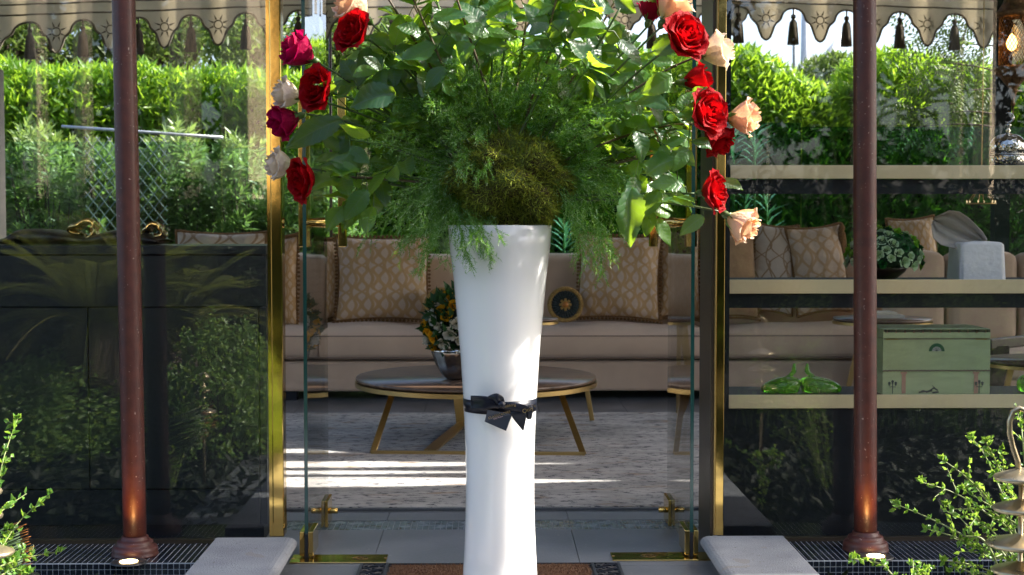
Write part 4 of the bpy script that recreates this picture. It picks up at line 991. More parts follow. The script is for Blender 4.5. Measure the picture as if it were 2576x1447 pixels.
zb_ = PZ(985, YS); zs1 = PZ(905, YS); zs2 = PZ(835, YS)
MB().box(sx0, sx1, YS+.02, YS+1.05, zb_, zs1-.012).build('base', M_sofa, e, bevel=.02)
cuts = [sx0, PX(1180, YS), PX(1800, YS), sx1]
for i in range(3): cushion(cuts[i]+.004, cuts[i+1]-.004, YS-.03, YS+.72, zs1, zs2, 'seat_cushion', e, puff=.05)
for i in range(3): cushion(cuts[i]+.004, cuts[i+1]-.004, YS+.62, YS+.95, zs2-.02, PZ(642, YS+.7), 'back_cushion', e, puff=.02, ed=.06)
MB().box(sx0, sx1, YS+.92, YS+1.06, zs1, PZ(655, YS+1)).build('back_frame', M_sofa, e, bevel=.03)
for x in (sx0+.2, PX(725, YS), PX(1250, YS), PX(1800, YS), sx1-.2): MB().box(x-.05, x+.05, YS+.06, YS+.16, 0, zb_).build('leg', M_dark, e)
for z_, n_ in ((zs2-.028, 1), (zs1+.02, 2)):
    MB().tube([(cuts[0], YS-.042+.004, z_), (cuts[3], YS-.042+.004, z_)], .005, 6).build('piping', mat('taupe_piping', (.26,.19,.15), .9, scale=60), e)
# right hand sofa (returns toward the window)
e = empty('sofa', (3.3, 10.4, 0), 'taupe sofa section at the right behind the linen covered box', 'sofa')
for (a, b) in ((2235,2378),(2384,2560),(2566,2760)):
    cushion(PX(a, 10.2), PX(b, 10.2), 10.2, 10.42, .45, PZ(640, 10.2), 'back_cushion', e, ed=.05)
MB().box(PX(2235,10.2), PX(2760,10.2), 10.15, 11.3, .1, .449).build('base', M_sofa, e, bevel=.02)
# trellis cushions
def trellis(name, bg_, ln, sc=(5.5, 3.2), amp=.30, wd=.09, col='gold'):
    m = bpy.data.materials.new(name); m.use_nodes = True; nt = m.node_tree; b = nt.nodes['Principled BSDF']; N = nt.nodes.new; K = nt.links.new
    uv = N('ShaderNodeUVMap'); sp = N('ShaderNodeSeparateXYZ'); K(uv.outputs[0], sp.inputs[0])
    def M_(op, a, b_=None, c_=None):
        n = N('ShaderNodeMath'); n.operation = op
        for i, q in enumerate((a, b_, c_)):
            if q is None: continue
            if isinstance(q, (int, float)): n.inputs[i].default_value = q
            else: K(q, n.inputs[i])
        return n.outputs[0]
    X = M_('MULTIPLY', sp.outputs[0], sc[0]); Y_ = M_('MULTIPLY', sp.outputs[1], sc[1]*2*math.pi)
    s1 = M_('SINE', Y_); s2 = M_('SINE', M_('MULTIPLY', Y_, 2.0)); wob = M_('ADD', M_('MULTIPLY', s1, amp), M_('MULTIPLY', s2, amp*.35))
    lines = []
    for sg in (1, -1):
        q = M_('FRACT', M_('ADD', X, M_('MULTIPLY', wob, sg))); d = M_('ABSOLUTE', M_('SUBTRACT', q, .5)); lines.append(M_('LESS_THAN', d, wd))
    q = M_('FRACT', M_('ADD', M_('ADD', X, .5), M_('MULTIPLY', M_('SINE', M_('ADD', Y_, 1.6)), amp*.55))); d = M_('ABSOLUTE', M_('SUBTRACT', q, .5)); lines.append(M_('LESS_THAN', d, wd*.75))
    L = M_('MAXIMUM', M_('MAXIMUM', lines[0], lines[1]), lines[2])
    mx = N('ShaderNodeMix'); mx.data_type = 'RGBA'; K(L, mx.inputs[0]); mx.inputs[6].default_value = (*bg_, 1); mx.inputs[7].default_value = (*ln, 1); K(mx.outputs[2], b.inputs['Base Color'])
    b.inputs['Roughness'].default_value = .7; b.inputs['Sheen Weight'].default_value = .3
    tc = N('ShaderNodeTexCoord'); nz = N('ShaderNodeTexNoise'); nz.inputs['Scale'].default_value = 9; K(tc.outputs['Object'], nz.inputs[0]); hh = M_('ADD', M_('MULTIPLY', nz.outputs[0], 2.2), M_('MULTIPLY', L, .12))
    bp = N('ShaderNodeBump'); bp.inputs['Strength'].default_value = .55; bp.inputs['Distance'].default_value = .02; K(hh, bp.inputs['Height']); K(bp.outputs[0], b.inputs['Normal']); return m
T_a = trellis('trellis_gold', (.54,.41,.31), (.46,.29,.13), wd=.13); T_b = trellis('trellis_tan', (.52,.37,.24), (.42,.25,.10), sc=(5, 4), wd=.13)
T_c = trellis('trellis_open', (.52,.43,.35), (.30,.19,.10), sc=(2.5, 1.6), amp=.45, wd=.05); T_d = trellis('lattice_beige', (.54,.42,.32), (.43,.28,.15), sc=(3.6, 2.4), amp=.4, wd=.11)
M_plain = mat('gold_velvet', (.42,.26,.13), .85, col2=(.34,.20,.10), scale=12, bump=.4, sheen=.5)
M_fr = mat('gold_fringe', (.28,.15,.05), .9, col2=(.16,.08,.03), scale=70, bump=.9)
def pillow(c, w_, h, t, rz, lean, roll, m_, lab, fringe='bead', grp='trellis patterned cushions on the sofa', tassel=False):
    e = empty('cushion', c, lab, 'cushion', grp); MM = Matrix.Translation(c) @ Matrix.Rotation(rz, 4, 'Z') @ Matrix.Rotation(lean, 4, 'X') @ Matrix.Rotation(roll, 4, 'Y')
    e.matrix_basis = MM
    def edge(u, v): # u,v in -1..1 -> outline, sides bow in
        return (w_/2*u*(1-.075*(1-v*v)*abs(u)), h/2*v*(1-.075*(1-u*u)*abs(v)))
    for s, nm in ((-1, 'front'), (1, 'back')):
        m = MB()
        def f_(u, v, s=s):
            U, V = 2*u-1, 2*v-1; x, z = edge(U, V); k = (max(0, 1-U**2))**.42*(max(0, 1-V**2))**.42
            wr = .012*math.sin(x*23+z*11+c[0]*9)*k*(1-k)*4*.6
            return (x, s*(t/2*k+wr), z)
        m.grid(f_, 26, 26, uv=True)
        link(nm, m.mesh(nm, m_, True), e, MM)
    pts = []
    for a, b_ in (((-1,-1),(1,-1)),((1,-1),(1,1)),((1,1),(-1,1)),((-1,1),(-1,-1))):
        for k in range(24): pts.append((a[0]+(b_[0]-a[0])*k/24, a[1]+(b_[1]-a[1])*k/24))
    pp = [MM @ Vector((edge(*q)[0], 0, edge(*q)[1])) for q in pts+pts[:2]]
    MB().tube(pp, .009 if fringe != 'cord' else .012, 6).build('trim', M_fr, e, smooth=True)
    if fringe == 'bead':
        m = MB()
        for k, q in enumerate(pts):
            x, z = edge(*q); o = Vector((x, 0, z)).normalized(); b0 = Vector((x*1.0, 0, z*1.0))+Vector((o.x*.02, 0, o.z*.02)); m.lathe([(.001,-.011),(.010,-.006),(.012,0),(.010,.006),(.001,.011)], (0,0,0), 7, M=MM @ Matrix.Translation(b0))
        tag(m.build('bead_fringe', M_fr, e, smooth=True), kind='stuff')
    if tassel:
        q = MM @ Vector((w_/2, -.02, h/2)); MB().lathe([(.004,.03),(.02,.0),(.024,-.02),(.018,-.035),(.03,-.06),(.036,-.12),(.038,-.24),(.001,-.24)][::-1], q-Vector((0,.03,.03)), 16, fold=.08, foldn=8).build('tassel', M_fr, e, smooth=True)
    return e
def pil(px0, px1, py0, py1, Y, rz, lean, roll, m_, lab, t=.2, **k):
    w_ = (px1-px0)*Y/F; h = (py1-py0)*Y/F*1.02; c = P((px0+px1)/2, (py0+py1)/2, Y); return pillow(c, w_, h, t, R(rz), R(lean), R(roll), m_, lab, **k)
pil(655, 752, 595, 822, 10.85, -14, -10, -3, T_b, 'tan cushion with a dark bobble fringe by the left door post')
pil(845, 1082, 594, 806, 10.95, 4, -12, 0, T_a, 'large trellis cushion left of the vase', t=.24)
pil(800, 870, 600, 804, 11.05, 35, -12, 0, T_b, 'tan cushion tucked behind the large trellis cushion left of the vase')
pil(1452, 1662, 590, 802, 10.95, -4, -12, 2, T_a, 'large trellis cushion right of the vase', t=.24)
pil(1650, 1762, 575, 800, 11.05, 12, -12, 3, T_b, 'tan cushion seen through the right glass door leaf')
pil(1790, 1904, 585, 800, 10.9, 8, -12, 0, M_plain, 'plain gold velvet cushion beside the right door post', t=.22)
pil(1888, 2000, 562, 790, 10.95, -6, -12, 5, T_c, 'cushion with an open trellis and thick cord edge, between plain and lattice cushions', fringe='cord')
pil(1988, 2132, 566, 790, 10.9, 5, -12, -5, T_d, 'lattice cushion with a corner tassel, just left of the right column', fringe='cord', tassel=True)
pil(2240, 2362, 545, 760, 11.0, 0, -12, -4, T_a, 'cream and gold cushion behind the green rose ball', fringe='cord')
pil(2395, 2450, 575, 760, 11.1, 20, -12, 4, T_a, 'cushion corner showing behind the slanting cloth', fringe='cord')
pil(440, 668, 582, 790, 10.6, 3, -12, 1, T_c, 'cream cushion with gold cord just above the dark cabinet', fringe='cord', t=.24)
# round bolster ends
M_vel = mat('bottle_green_velvet', (.006,.022,.018), .8, col2=(.003,.012,.012), scale=20, bump=.3, sheen=.4)
def bolster(px, py, lab):
    Y = 10.62; c = P(px, py, Y); r = 40*Y/F; e = empty('bolster', c, lab, 'bolster cushion', 'round bolster cushions')
    T = Matrix.Rotation(R(90), 4, 'X'); 
    MB().lathe([(.001,-.012),(r*.5,-.006),(r*.93,.0),(r*.99,.02),(r*.99,.20),(r*.9,.22),(.001,.22)], c, 40, M=Matrix.Rotation(R(-90), 4, 'X')).build('velvet', M_vel, e, smooth=True)
    # pleats
    m = MB()
    for k in range(28):
        a = 2*math.pi*k/28; d = Vector((math.cos(a), 0, math.sin(a))); m.tube([c+d*r*.35+Vector((0,-.012,0)), c+d*r*.9+Vector((0,-.004,0))], [.003,.006], 5)
    m.build('pleats', M_vel, e, smooth=True)
    M_y = mat('yellow_rope', (.42,.27,.07), .85, col2=(.25,.14,.04), scale=90, bump=.9)
    MB().tube([c+Vector((r*1.0*math.cos(a), 0, r*1.0*math.sin(a))) for a in [k*math.pi/24 for k in range(49)]], .017, 8).build('rope_trim', M_y, e, smooth=True)
    m = MB()
    for k in range(8):
        a = 2*math.pi*k/8; d = Vector((math.cos(a), 0, math.sin(a))); m.obox(c+d*r*.24+Vector((0,-.02,0)), d*r*.15, d.cross(Vector((0,1,0)))*r*.085, Vector((0,.006,0)))
    m.build('rosette', M_y, e, bevel=.004)
    MB().lathe([(.001,.018),(.02,.012),(.03,0)], c-Vector((0,.016,0)), 16, M=Matrix.Rotation(R(90), 4, 'X')).build('button', mat('amber_button', (.45,.16,.02), .4, scale=20), e, smooth=True)
bolster(1422, 766, 'round bottle green bolster with a yellow rosette, right of the vase')
bolster(1112, 768, 'round green bolster half hidden behind the yellow flowers')
# coffee table
M_marble = mat('brown_marble', (.17,.105,.07), .3, col2=(.055,.034,.026), scale=5, detail=12, stretch=(1,4,1), coat=.1)
Yt = 8.75; cx = PX(1198, Yt); ztp = PZ(945, Yt); rr = 303*Yt/F
e = empty('coffee_table', (cx, Yt, .014), 'round brown marble coffee table on slanting brass legs', 'coffee table')
MB().lathe([(.001,ztp-.028),(rr-.03,ztp-.028),(rr-.008,ztp-.022),(rr,ztp-.010),(rr-.004,ztp),(.001,ztp)], (cx, Yt, 0), 72).build('top', M_marble, e, smooth=True, bevel=0)
MB().lathe([(rr-.03,ztp-.055),(rr+.004,ztp-.055),(rr+.004,ztp-.0285),(rr-.03,ztp-.0285)], (cx, Yt, 0), 72).build('rim', M_brass_b, e)
fl_, fr_ = G(938, 1138, .02), G(1467, 1142, .02); tl, tr_ = P(988, 985, 8.35), P(1410, 985, 8.35)
zl = ztp-.056; tl.z = zl; tr_.z = zl
MB().bar(fl_, tl, .035, .018, up=(0,1,0)).build('leg', M_brass_b, e, bevel=.002)
MB().bar(fr_, tr_, .035, .018, up=(0,1,0)).build('leg', M_brass_b, e, bevel=.002)
rl = Vector((PX(1165, 9.2), 9.2, .02)); MB().bar(rl, (PX(1152, 9.2), 9.2, zl), .09, .014, up=(0,1,0)).build('leg', M_brass_b, e, bevel=.002)
rb2 = Vector((PX(1490, 9.3), 9.3, .02)); MB().bar(rb2, (PX(1470, 9.3), 9.3, zl), .03, .014, up=(0,1,0)).build('leg', M_brass_b, e, bevel=.002)
MB().bar(fl_+Vector((-.01,0,0)), fr_+Vector((.01,0,0)), .03, .022).build('foot_bar', M_brass_b, e, bevel=.002)
MB().bar(rl, G(1080, 1138, .02)+Vector((0,.05,0)), .07, .016).build('foot_bar', M_brass_b, e, bevel=.002)
# side tables
def sidetable(p0, p1, py, Y, lab, legs):
    cx = (PX(p0, Y)+PX(p1, Y))/2; r = (PX(p1, Y)-PX(p0, Y))/2; zt = PZ(py, Y); e = empty('side_table', (cx, Y, .0), lab, 'side table', 'small round side tables')
    MB().lathe([(.001,zt-.02),(r-.01,zt-.02),(r,zt-.01),(r-.003,zt),(.001,zt)], (cx, Y, 0), 48).build('top', M_marble, e, smooth=True)
    MB().lathe([(r-.02,zt-.038),(r+.003,zt-.038),(r+.003,zt-.021),(r-.02,zt-.021)], (cx, Y, 0), 48).build('rim', M_brass_b, e)
    for (a, b_) in legs: MB().bar((PX(a, Y), Y, .014), (PX(b_, Y), Y, zt-.04), .03, .014, up=(0,1,0)).build('leg', M_brass_b, e)
    return e, cx, zt
sidetable(1275, 1404, 800, 9.7, 'small round table peeping out right of the vase', [(1300,1320),(1330,1326)])
_, cx2, zt2_ = sidetable(2097, 2340, 800, 8.8, 'round side table behind the right column', [(2110,2170),(2330,2280)])
bk = empty('book_stack', (cx2, 8.8, zt2_), 'short stack of pale books on the round table behind the right column', 'books')
MB().box(PX(2160,8.8), PX(2262,8.8), 8.70, 8.9, zt2_+.001, zt2_+.022).build('book', mat('pale_book', (.5,.47,.42), .7, scale=20, stretch=(1,1,20)), bk, bevel=.002)
MB().box(PX(2172,8.8), PX(2246,8.8), 8.72, 8.88, zt2_+.0225, zt2_+.038).build('book', mat('cream_book', (.55,.5,.4), .6, scale=20), bk, bevel=.002)
e, _, _ = sidetable(2478, 2760, 905, 7.6, 'low dark round table at the right edge behind the green box', [(2490,2545),(2750,2690)])
e = empty('armchair', (PX(2560, 9.4), 9.4, 0), 'dark wooden armchair frame at the right edge, seat in taupe', 'armchair')
MB().bar((PX(2485,9.0), 9.0, PZ(868,9.0)), (PX(2640,9.0), 9.2, PZ(862,9.0)), .05, .07, up=(0,0,1)).build('arm', mat('dark_walnut', (.03,.018,.012), .35, scale=10, stretch=(1,6,6)), e, bevel=.01)
MB().box(PX(2495,9.0), PX(2540,9.0), 9.0, 9.05, .0, PZ(872,9.0)).build('leg', MATS['dark_walnut'], e, bevel=.005)
cushion(PX(2500,9.1), PX(2760,9.1), 9.06, 9.7, .30, PZ(895,9.1), 'seat', e)
# flowers on the coffee table
Yf = 8.55; c = Vector((PX(1150, Yf), Yf, ztp+.001)); e = empty('table_bouquet', c, 'yellow and white rose bouquet in a ribbed silver bowl on the coffee table', 'bouquet')
MB().lathe([(.055,0),(.065,.004),(.09,.03),(.125,.09),(.15,.16),(.155,.20),(.148,.20),(.1,.08),(.03,.02)], c, 60, fold=.035, foldn=12).build('bowl', mat('ribbed_silver', (.55,.53,.5), .1, 1., scale=3), e, smooth=True)
ym = [mini_rose('rose', petalmat('yellow_petal', (.75,.38,.01), (.6,.25,.01), (.8,.5,.02), .2)), mini_rose('rose', petalmat('white_petal', (.72,.68,.58), (.5,.48,.3), (.7,.7,.5), .2))]
hgt = PZ(735, Yf)-c.z-.14; cc = c+Vector((0,0,.14+hgt/2)); rg = random.Random(11)
for i in range(70):
    y = 1-(i+.5)/70*1.75; a = i*2.39996; q = math.sqrt(max(0, 1-y*y)); d = Vector((q*math.cos(a), q*math.sin(a), y))
    place(ym[0 if rg.random() < .6 else 1], 'rose', e, cc+Vector((d.x*.175*(1-.25*y), d.y*.175*(1-.2*y), d.z*hgt*.47)), d, rg.uniform(.036,.05), rg.uniform(0,6))
n = 420; g = np.random.default_rng(5); d = nrmz(g.normal(size=(n,3))); cpos = np.array(cc)+d*np.array([.175,.175,hgt*.5])*g.uniform(.8,1.08,(n,1))
link('leaves', leaf_cloud('leaves', cpos, d+g.normal(size=(n,3))*.6, g.normal(size=(n,3)), .075, .045, leafmat('bouquet_leaf', [(.01,.04,.012),(.02,.07,.02)], (.05,.15,.02), .25)), e)
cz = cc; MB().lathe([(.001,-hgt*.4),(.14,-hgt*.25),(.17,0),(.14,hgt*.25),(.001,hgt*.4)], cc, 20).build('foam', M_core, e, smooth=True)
# chandelier reflection built as a small glowing ring chandelier inside right
e = empty('chandelier', P(2470, 500, 10.0), 'chandelier reflection at the right, built as a small ring with tiny bulbs', 'chandelier')
cc = P(2468, 512, 10.0); MB().tube([cc+Vector((.10*math.cos(a), .10*math.sin(a), 0)) for a in [k*math.pi/12 for k in range(25)]], .004, 6).build('ring', M_brass_b, e, smooth=True)
MB().tube([cc+Vector((0,0,1.6)), cc+Vector((0,0,.06))], .003, 6).build('cable', M_brass_b, e)
for k in range(6):
    a = k*math.pi/3; q = cc+Vector((.1*math.cos(a), .1*math.sin(a), 0)); MB().tube([q, cc+Vector((0,0,.14))], .0025, 5).build('arm', M_brass_b, e); MB().lathe([(.001,.004),(.0045,.010),(.003,.018),(.001,.024)], q, 10).build('bulb', emit('tiny_bulb', (1,.75,.4), .35) if k == 0 else bpy.data.materials['tiny_bulb'], e, smooth=True)
# ================================================================ vase and bouquet
YVS = 4.75
vc = P(1258, 1447, YVS); VC = Vector((vc.x, YVS, .016)); SV = YVS/F
M_mat = mat('coir', (.22,.115,.06), .95, col2=(.13,.065,.035), scale=60, bump=1., bscale=160)
xm0, xm1 = PX(902, 5.4), PX(1562, 5.4)
e = empty('doormat', ((xm0+xm1)/2, 5.0, .001), 'coir doormat with black openwork rubber border under the white vase', 'doormat')
MB().box(xm0, xm1, 4.35, 5.43, .001, .007).build('rubber_base', M_rubber, e, bevel=.002)
MB().box(xm0+.125, xm1-.125, 4.47, 5.375, .0072, .016).build('coir_pad', M_mat, e)
g = np.random.default_rng(2); n = 24000
cx_ = g.uniform(xm0+.12, xm1-.12, n); cy_ = np.where(g.random(n) < .75, g.uniform(5.0, 5.378, n), g.uniform(4.47, 5.0, n)); c_ = np.stack([cx_, cy_, np.full(n, .013)], 1)
d_ = g.normal(size=(n,3))*.8; d_[:,2] = 1
tag(link('bristles', leaf_cloud('bristles', c_, d_, g.normal(size=(n,3)), .012, .0022, M_mat, fold=.1), e), kind='stuff')
m = MB()
for x in (xm0+.006, xm0+.105, xm1-.105, xm1-.006): m.box(x-.006, x+.006, 4.36, 5.425, .0072, .014)
for y in (5.42, 5.388): m.box(xm0+.012, xm1-.012, y-.003, y+.003, .0072, .013)
m.build('raised_edge', M_rubber, e, bevel=.002)
for x0_ in (xm0+.055, xm1-.055):
    m = MB(); y = 4.42
    while y < 5.4:
        for s in (-1, 1): m.tube([Vector((x0_+s*(.005+.036*math.sin(math.pi*k/12)), y+.085*k/12, .010+.003*math.sin(k))) for k in range(13)], .0042, 6)
        m.tube([Vector((x0_+.022*math.cos(k*math.pi/6), y+.043+.018*math.sin(k*math.pi/6), .010)) for k in range(13)], .003, 6)
        y += .07
    m.build('scrollwork', M_rubber, e, smooth=True)
# vase
M_vase = bpy.data.materials.new('white_opal_glass'); M_vase.use_nodes = True; b = M_vase.node_tree.nodes['Principled BSDF']
b.inputs['Base Color'].default_value = (.87,.86,.84,1); b.inputs['Roughness'].default_value = .16; b.inputs['Coat Weight'].default_value = .5; b.inputs['Coat Roughness'].default_value = .04
b.inputs['Subsurface Weight'].default_value = .6; b.inputs['Subsurface Radius'].default_value = (.09,.09,.09); b.inputs['Subsurface Scale'].default_value = 1.0
nz = M_vase.node_tree.nodes.new('ShaderNodeTexNoise'); nz.inputs['Scale'].default_value = 3; bp = M_vase.node_tree.nodes.new('ShaderNodeBump'); bp.inputs['Strength'].default_value = .04; M_vase.node_tree.links.new(nz.outputs[0], bp.inputs['Height']); M_vase.node_tree.links.new(bp.outputs[0], b.inputs['Normal'])
vp = [(568,130.5),(620,126.5),(700,117),(800,108),(900,99),(1000,93),(1060,90),(1131,87.5),(1200,86.5),(1250,87),(1320,88.5),(1380,91),(1447,94.5)]
prof = [(r*SV, PZ(y, YVS)) for y, r in vp][::-1]
prof = [(.001,.017),(.16,.017),(.165,.022),(.163,.035),(.150,.07)]+prof+[(128*SV, PZ(566, YVS)),(126*SV, PZ(568, YVS)),(100*SV, PZ(700, YVS)),(.001, PZ(720, YVS))]
ve = empty('vase', VC, 'tall white flared glass vase holding the roses, standing on the doormat', 'vase')
bpy.context.view_layer.update()
o = MB().lathe(prof, (VC.x, YVS, 0), 96).build('body', M_vase, ve, smooth=True)
def vr(py): # vase radius (m) at pixel row
    return float(np.interp(py, [a for a, b in vp], [b for a, b in vp]))*SV
# ribbon
M_rib = mat('navy_satin', (.006,.008,.018), .3, col2=(.004,.006,.013), scale=4, stretch=(1,1,12), bump=.1, spec=.4)
M_goldp = mat('gold_foil', (.70,.50,.22), .3, .9, scale=40)
re_ = empty('ribbon_bow', P(1262, 1022, 4.6), 'navy satin ribbon with gold lettering tied in a bow round the vase', 'ribbon')
MB().lathe([(vr(1043)+.0015, PZ(1043, YVS-.12)),(vr(1011)+.0015, PZ(1011, YVS-.12))], (VC.x, YVS, 0), 96).build('band', M_rib, re_, smooth=True, solid=.001)
def strip(top, bot, name, par=re_, n=14, m_=M_rib, ys=None):
    """top, bot: lists of (px,py,depth offset towards the viewer in cm)"""
    m = MB(); yf = YVS-.125
    def cr(L, t):
        i = t*(len(L)-1); k = min(int(i), len(L)-2); f = i-k; p0, p1, p2, p3 = L[max(k-1,0)], L[k], L[k+1], L[min(k+2, len(L)-1)]
        return [.5*((2*p1[j])+(-p0[j]+p2[j])*f+(2*p0[j]-5*p1[j]+4*p2[j]-p3[j])*f*f+(-p0[j]+3*p1[j]-3*p2[j]+p3[j])*f**3) for j in range(3)]
    def f_(u, v):
        a, b_ = cr(top, u), cr(bot, u); q = [a[j]+(b_[j]-a[j])*v for j in range(3)]
        return P(q[0], q[1], yf-q[2]*.01-.004*math.sin(v*math.pi)*math.sin(u*5))
    m.grid(f_, n*2, 8, uv=True); return m.build(name, m_, par, smooth=True, solid=.0008)
strip([(1262,1010,1),(1240,1000,2.2),(1215,996,2.6),(1186,995,1.6)], [(1262,1026,1),(1240,1028,2.4),(1215,1030,2.6),(1184,1030,1.4)], 'loop')
strip([(1184,995,1.2),(1205,999,1.0),(1230,1000,.8),(1255,1008,.6)], [(1184,1030,1.2),(1205,1030,.9),(1230,1030,.6),(1255,1026,.5)], 'loop_back')
strip([(1222,1000,2.4),(1238,992,3.4),(1252,990,3.8),(1266,999,3.0),(1270,1016,1.6)], [(1238,1006,2.6),(1248,1014,3.6),(1254,1020,3.6),(1260,1022,3.0),(1264,1026,1.8)], 'fold')
strip([(1262,1012,2.2),(1290,1012,3.0),(1318,1018,3.0),(1334,1026,2.2)], [(1262,1028,2.2),(1288,1032,3.0),(1312,1038,2.8),(1328,1056,1.6)], 'loop')
strip([(1336,1018,1.8),(1341,1028,2.0),(1340,1040,1.9),(1337,1054,1.5)], [(1322,1022,2.2),(1326,1034,2.2),(1328,1046,2.0),(1327,1056,1.5)], 'tail')
strip([(1296,1030,1.8),(1310,1034,2.4),(1324,1044,2.2),(1317,1083,1.2)], [(1284,1034,1.8),(1286,1044,2.2),(1296,1060,2.0),(1316,1084,1.2)], 'tail')
k_ = P(1262, 1018, YVS-.125-.035); MB().lathe([(.001,-.012),(.010,-.010),(.014,0),(.010,.010),(.001,.012)], k_, 16, M=Matrix.Rotation(R(15), 4, 'Y')).build('knot', M_rib, re_, smooth=True)
def text(s, size, name, par, MM, m_, ext=.0002, sp=1.0):
    cu = bpy.data.curves.new(name, 'FONT'); cu.body = s; cu.size = size; cu.extrude = ext; cu.align_x = 'CENTER'; cu.align_y = 'CENTER'; cu.space_character = sp
    t = bpy.data.objects.new(name, cu); C.objects.link(t); bpy.context.view_layer.update()
    me = bpy.data.meshes.new_from_object(t.evaluated_get(bpy.context.evaluated_depsgraph_get())); bpy.data.objects.remove(t)
    me.materials.clear(); me.materials.append(m_); return link(name, me, par, MM)
def facing(p, ang, back=0):
    return Matrix.Translation(p) @ Matrix.Rotation(R(-ang), 4, 'Y') @ Matrix.Rotation(R(90), 4, 'X')
text('Only', .019, 'lettering', re_, facing(P(1328, 1031, YVS-.125-.038), 20), M_goldp)
text('Roses', .015, 'lettering', re_, facing(P(1284, 1021, YVS-.125-.038), 192), M_goldp)
text('Roses', .013, 'lettering', re_, facing(P(1336, 1022, YVS-.118), 190), M_goldp)
te = empty('gift_tag', P(1252, 1058, 4.6), 'small square navy gift tag hanging below the bow', 'tag')
q = [P(*a, YVS-.125-dd) for a, dd in (((1226.7,1031),.022),((1289,1042),.022),((1273,1084),.010),((1219,1060.5),.010))]
m = MB(); m.quad(q[3], q[2], q[1], q[0]); m.build('card', mat('navy_card', (.012,.022,.045), .18, col2=(.009,.017,.035), scale=3, coat=.5), te, solid=.0012)
text('CLASSICROSES', .0105, 'lettering', te, facing(P(1256, 1044, YVS-.125-.0225), 17), M_goldp, sp=1.1)
text('Only Roses', .0070, 'lettering', te, facing(P(1253, 1050.5, YVS-.125-.0225), 17), mat('pink_foil', (.6,.4,.38), .4, scale=30))
# moss ball
MC = P(1276, 458, YVS)
M_moss = mat('moss', (.10,.14,.02), .95, col2=(.05,.035,.012), scale=16, bump=1., bscale=120)
M_mossf = leafmat('moss_fibre', [(.06,.035,.012),(.10,.14,.018),(.20,.28,.03),(.46,.52,.06)], (.35,.36,.03), .35, .8)
me_ = empty('moss_ball', MC, 'rough ball of green and brown moss at the mouth of the vase', 'moss ball')
rx, rz = 148*SV, 118*SV
def md(d):
    return 1+.12*math.sin(d.x*7+1)*math.cos(d.z*6)+.07*math.sin(d.y*11+d.z*9)+.03*math.sin(d.x*19+d.z*23)
m = MB()
def mf(u, v):
    th = 2*math.pi*u; ph = math.pi*(v-.5); d = Vector((math.cos(ph)*math.cos(th), math.cos(ph)*math.sin(th), math.sin(ph))); k = md(d)
    return MC+Vector((d.x*rx*k, d.y*rx*k*.9, d.z*rz*k))
m.grid(mf, 60, 36); m.build('core', M_moss, me_, smooth=True)
g = np.random.default_rng(8); n = 26000; d = nrmz(g.normal(size=(n,3))); kk = 1+.12*np.sin(d[:,0]*7+1)*np.cos(d[:,2]*6)+.07*np.sin(d[:,1]*11+d[:,2]*9)+.03*np.sin(d[:,0]*19+d[:,2]*23)
c_ = np.array(MC)+d*np.array([rx, rx*.9, rz])*kk[:,None]*.99
tag(link('moss_fibres', leaf_cloud('moss_fibres', c_, d*.7+g.normal(size=(n,3))*.6, g.normal(size=(n,3)), g.uniform(.010,.034,n), g.uniform(.0015,.004,n), M_mossf, fold=.3, droop=.3), me_), kind='stuff')
# feathery greenery ----------------------------------------------------------
M_fern = leafmat('fern_needle', [(.012,.055,.014),(.03,.11,.018),(.07,.19,.02),(.14,.30,.03),(.45,.58,.36)], (.26,.52,.04), .38, .35)  # palest ramp end paints bright sparkle onto some needles
def fronds(specs, seed):
    rg = random.Random(seed); V = []; Fc = []
    def tri(a, b_, w_, n_):
        d = (b_-a); s = d.cross(n_);
        if s.length < 1e-7: return
        s = s.normalized()*w_; k = len(V); V.extend((tuple(a-s), tuple(b_), tuple(a+s))); Fc.append((k, k+1, k+2))
    for (a, b_, dr, Lb) in specs:
        a, b_ = Vector(a), Vector(b_); L = (b_-a).length; mid = (a+b_)/2+Vector((0,0,dr)); N_ = 22
        pts = [a.lerp(mid, t/N_).lerp(mid.lerp(b_, t/N_), t/N_) for t in range(N_+1)]
        for k in range(N_):
            w_ = .0016*(1-k/N_*.7); n_ = Vector((rg.uniform(-.3,.3), -1, rg.uniform(-.3,.3))); s = (pts[k+1]-pts[k]).cross(n_).normalized()*w_
            i0 = len(V); V.extend((tuple(pts[k]-s), tuple(pts[k]+s), tuple(pts[k+1]+s), tuple(pts[k+1]-s))); Fc.append((i0, i0+1, i0+2)); Fc.append((i0, i0+2, i0+3))
        for k in range(5, N_+1):
            t = (pts[k]-pts[k-1]).normalized(); f = k/N_
            for s_ in range(2):
                az = rg.uniform(0, 2*math.pi); o = t.orthogonal().normalized(); o = Quaternion(t, az) @ o
                dr_ = (t*rg.uniform(.7,1.5)+o*.8+Vector((0,0,rg.uniform(-.2,.15)))).normalized(); lb = Lb*(1-.5*f)*rg.uniform(.3,1.3); q0 = pts[k].copy()
                M2 = 7; q = q0
                for j in range(M2):
                    q1 = q0+dr_*lb*(j+1)/M2+Vector((0,0,-.012*((j+1)/M2)**2))+Vector((rg.gauss(0,.001), rg.gauss(0,.001), rg.gauss(0,.001)))
                    i0 = len(V); s = (q1-q).cross(Vector((0,-1,.2))).normalized()*.0007; V.extend((tuple(q-s), tuple(q+s), tuple(q1))); Fc.append((i0, i0+1, i0+2))
                    for z_ in range(2):
                        dd = (dr_*.9+Vector((rg.gauss(0,.6), rg.gauss(0,.6), rg.gauss(0,.6)))).normalized()*rg.uniform(.008,.018); tri(q1, q1+dd, .0011, Vector((rg.gauss(0,1), -1, rg.gauss(0,1))))
                    q = q1
    return npmesh('needles', np.array(V), np.array(Fc), M_fern)
rg = random.Random(21); sp = []
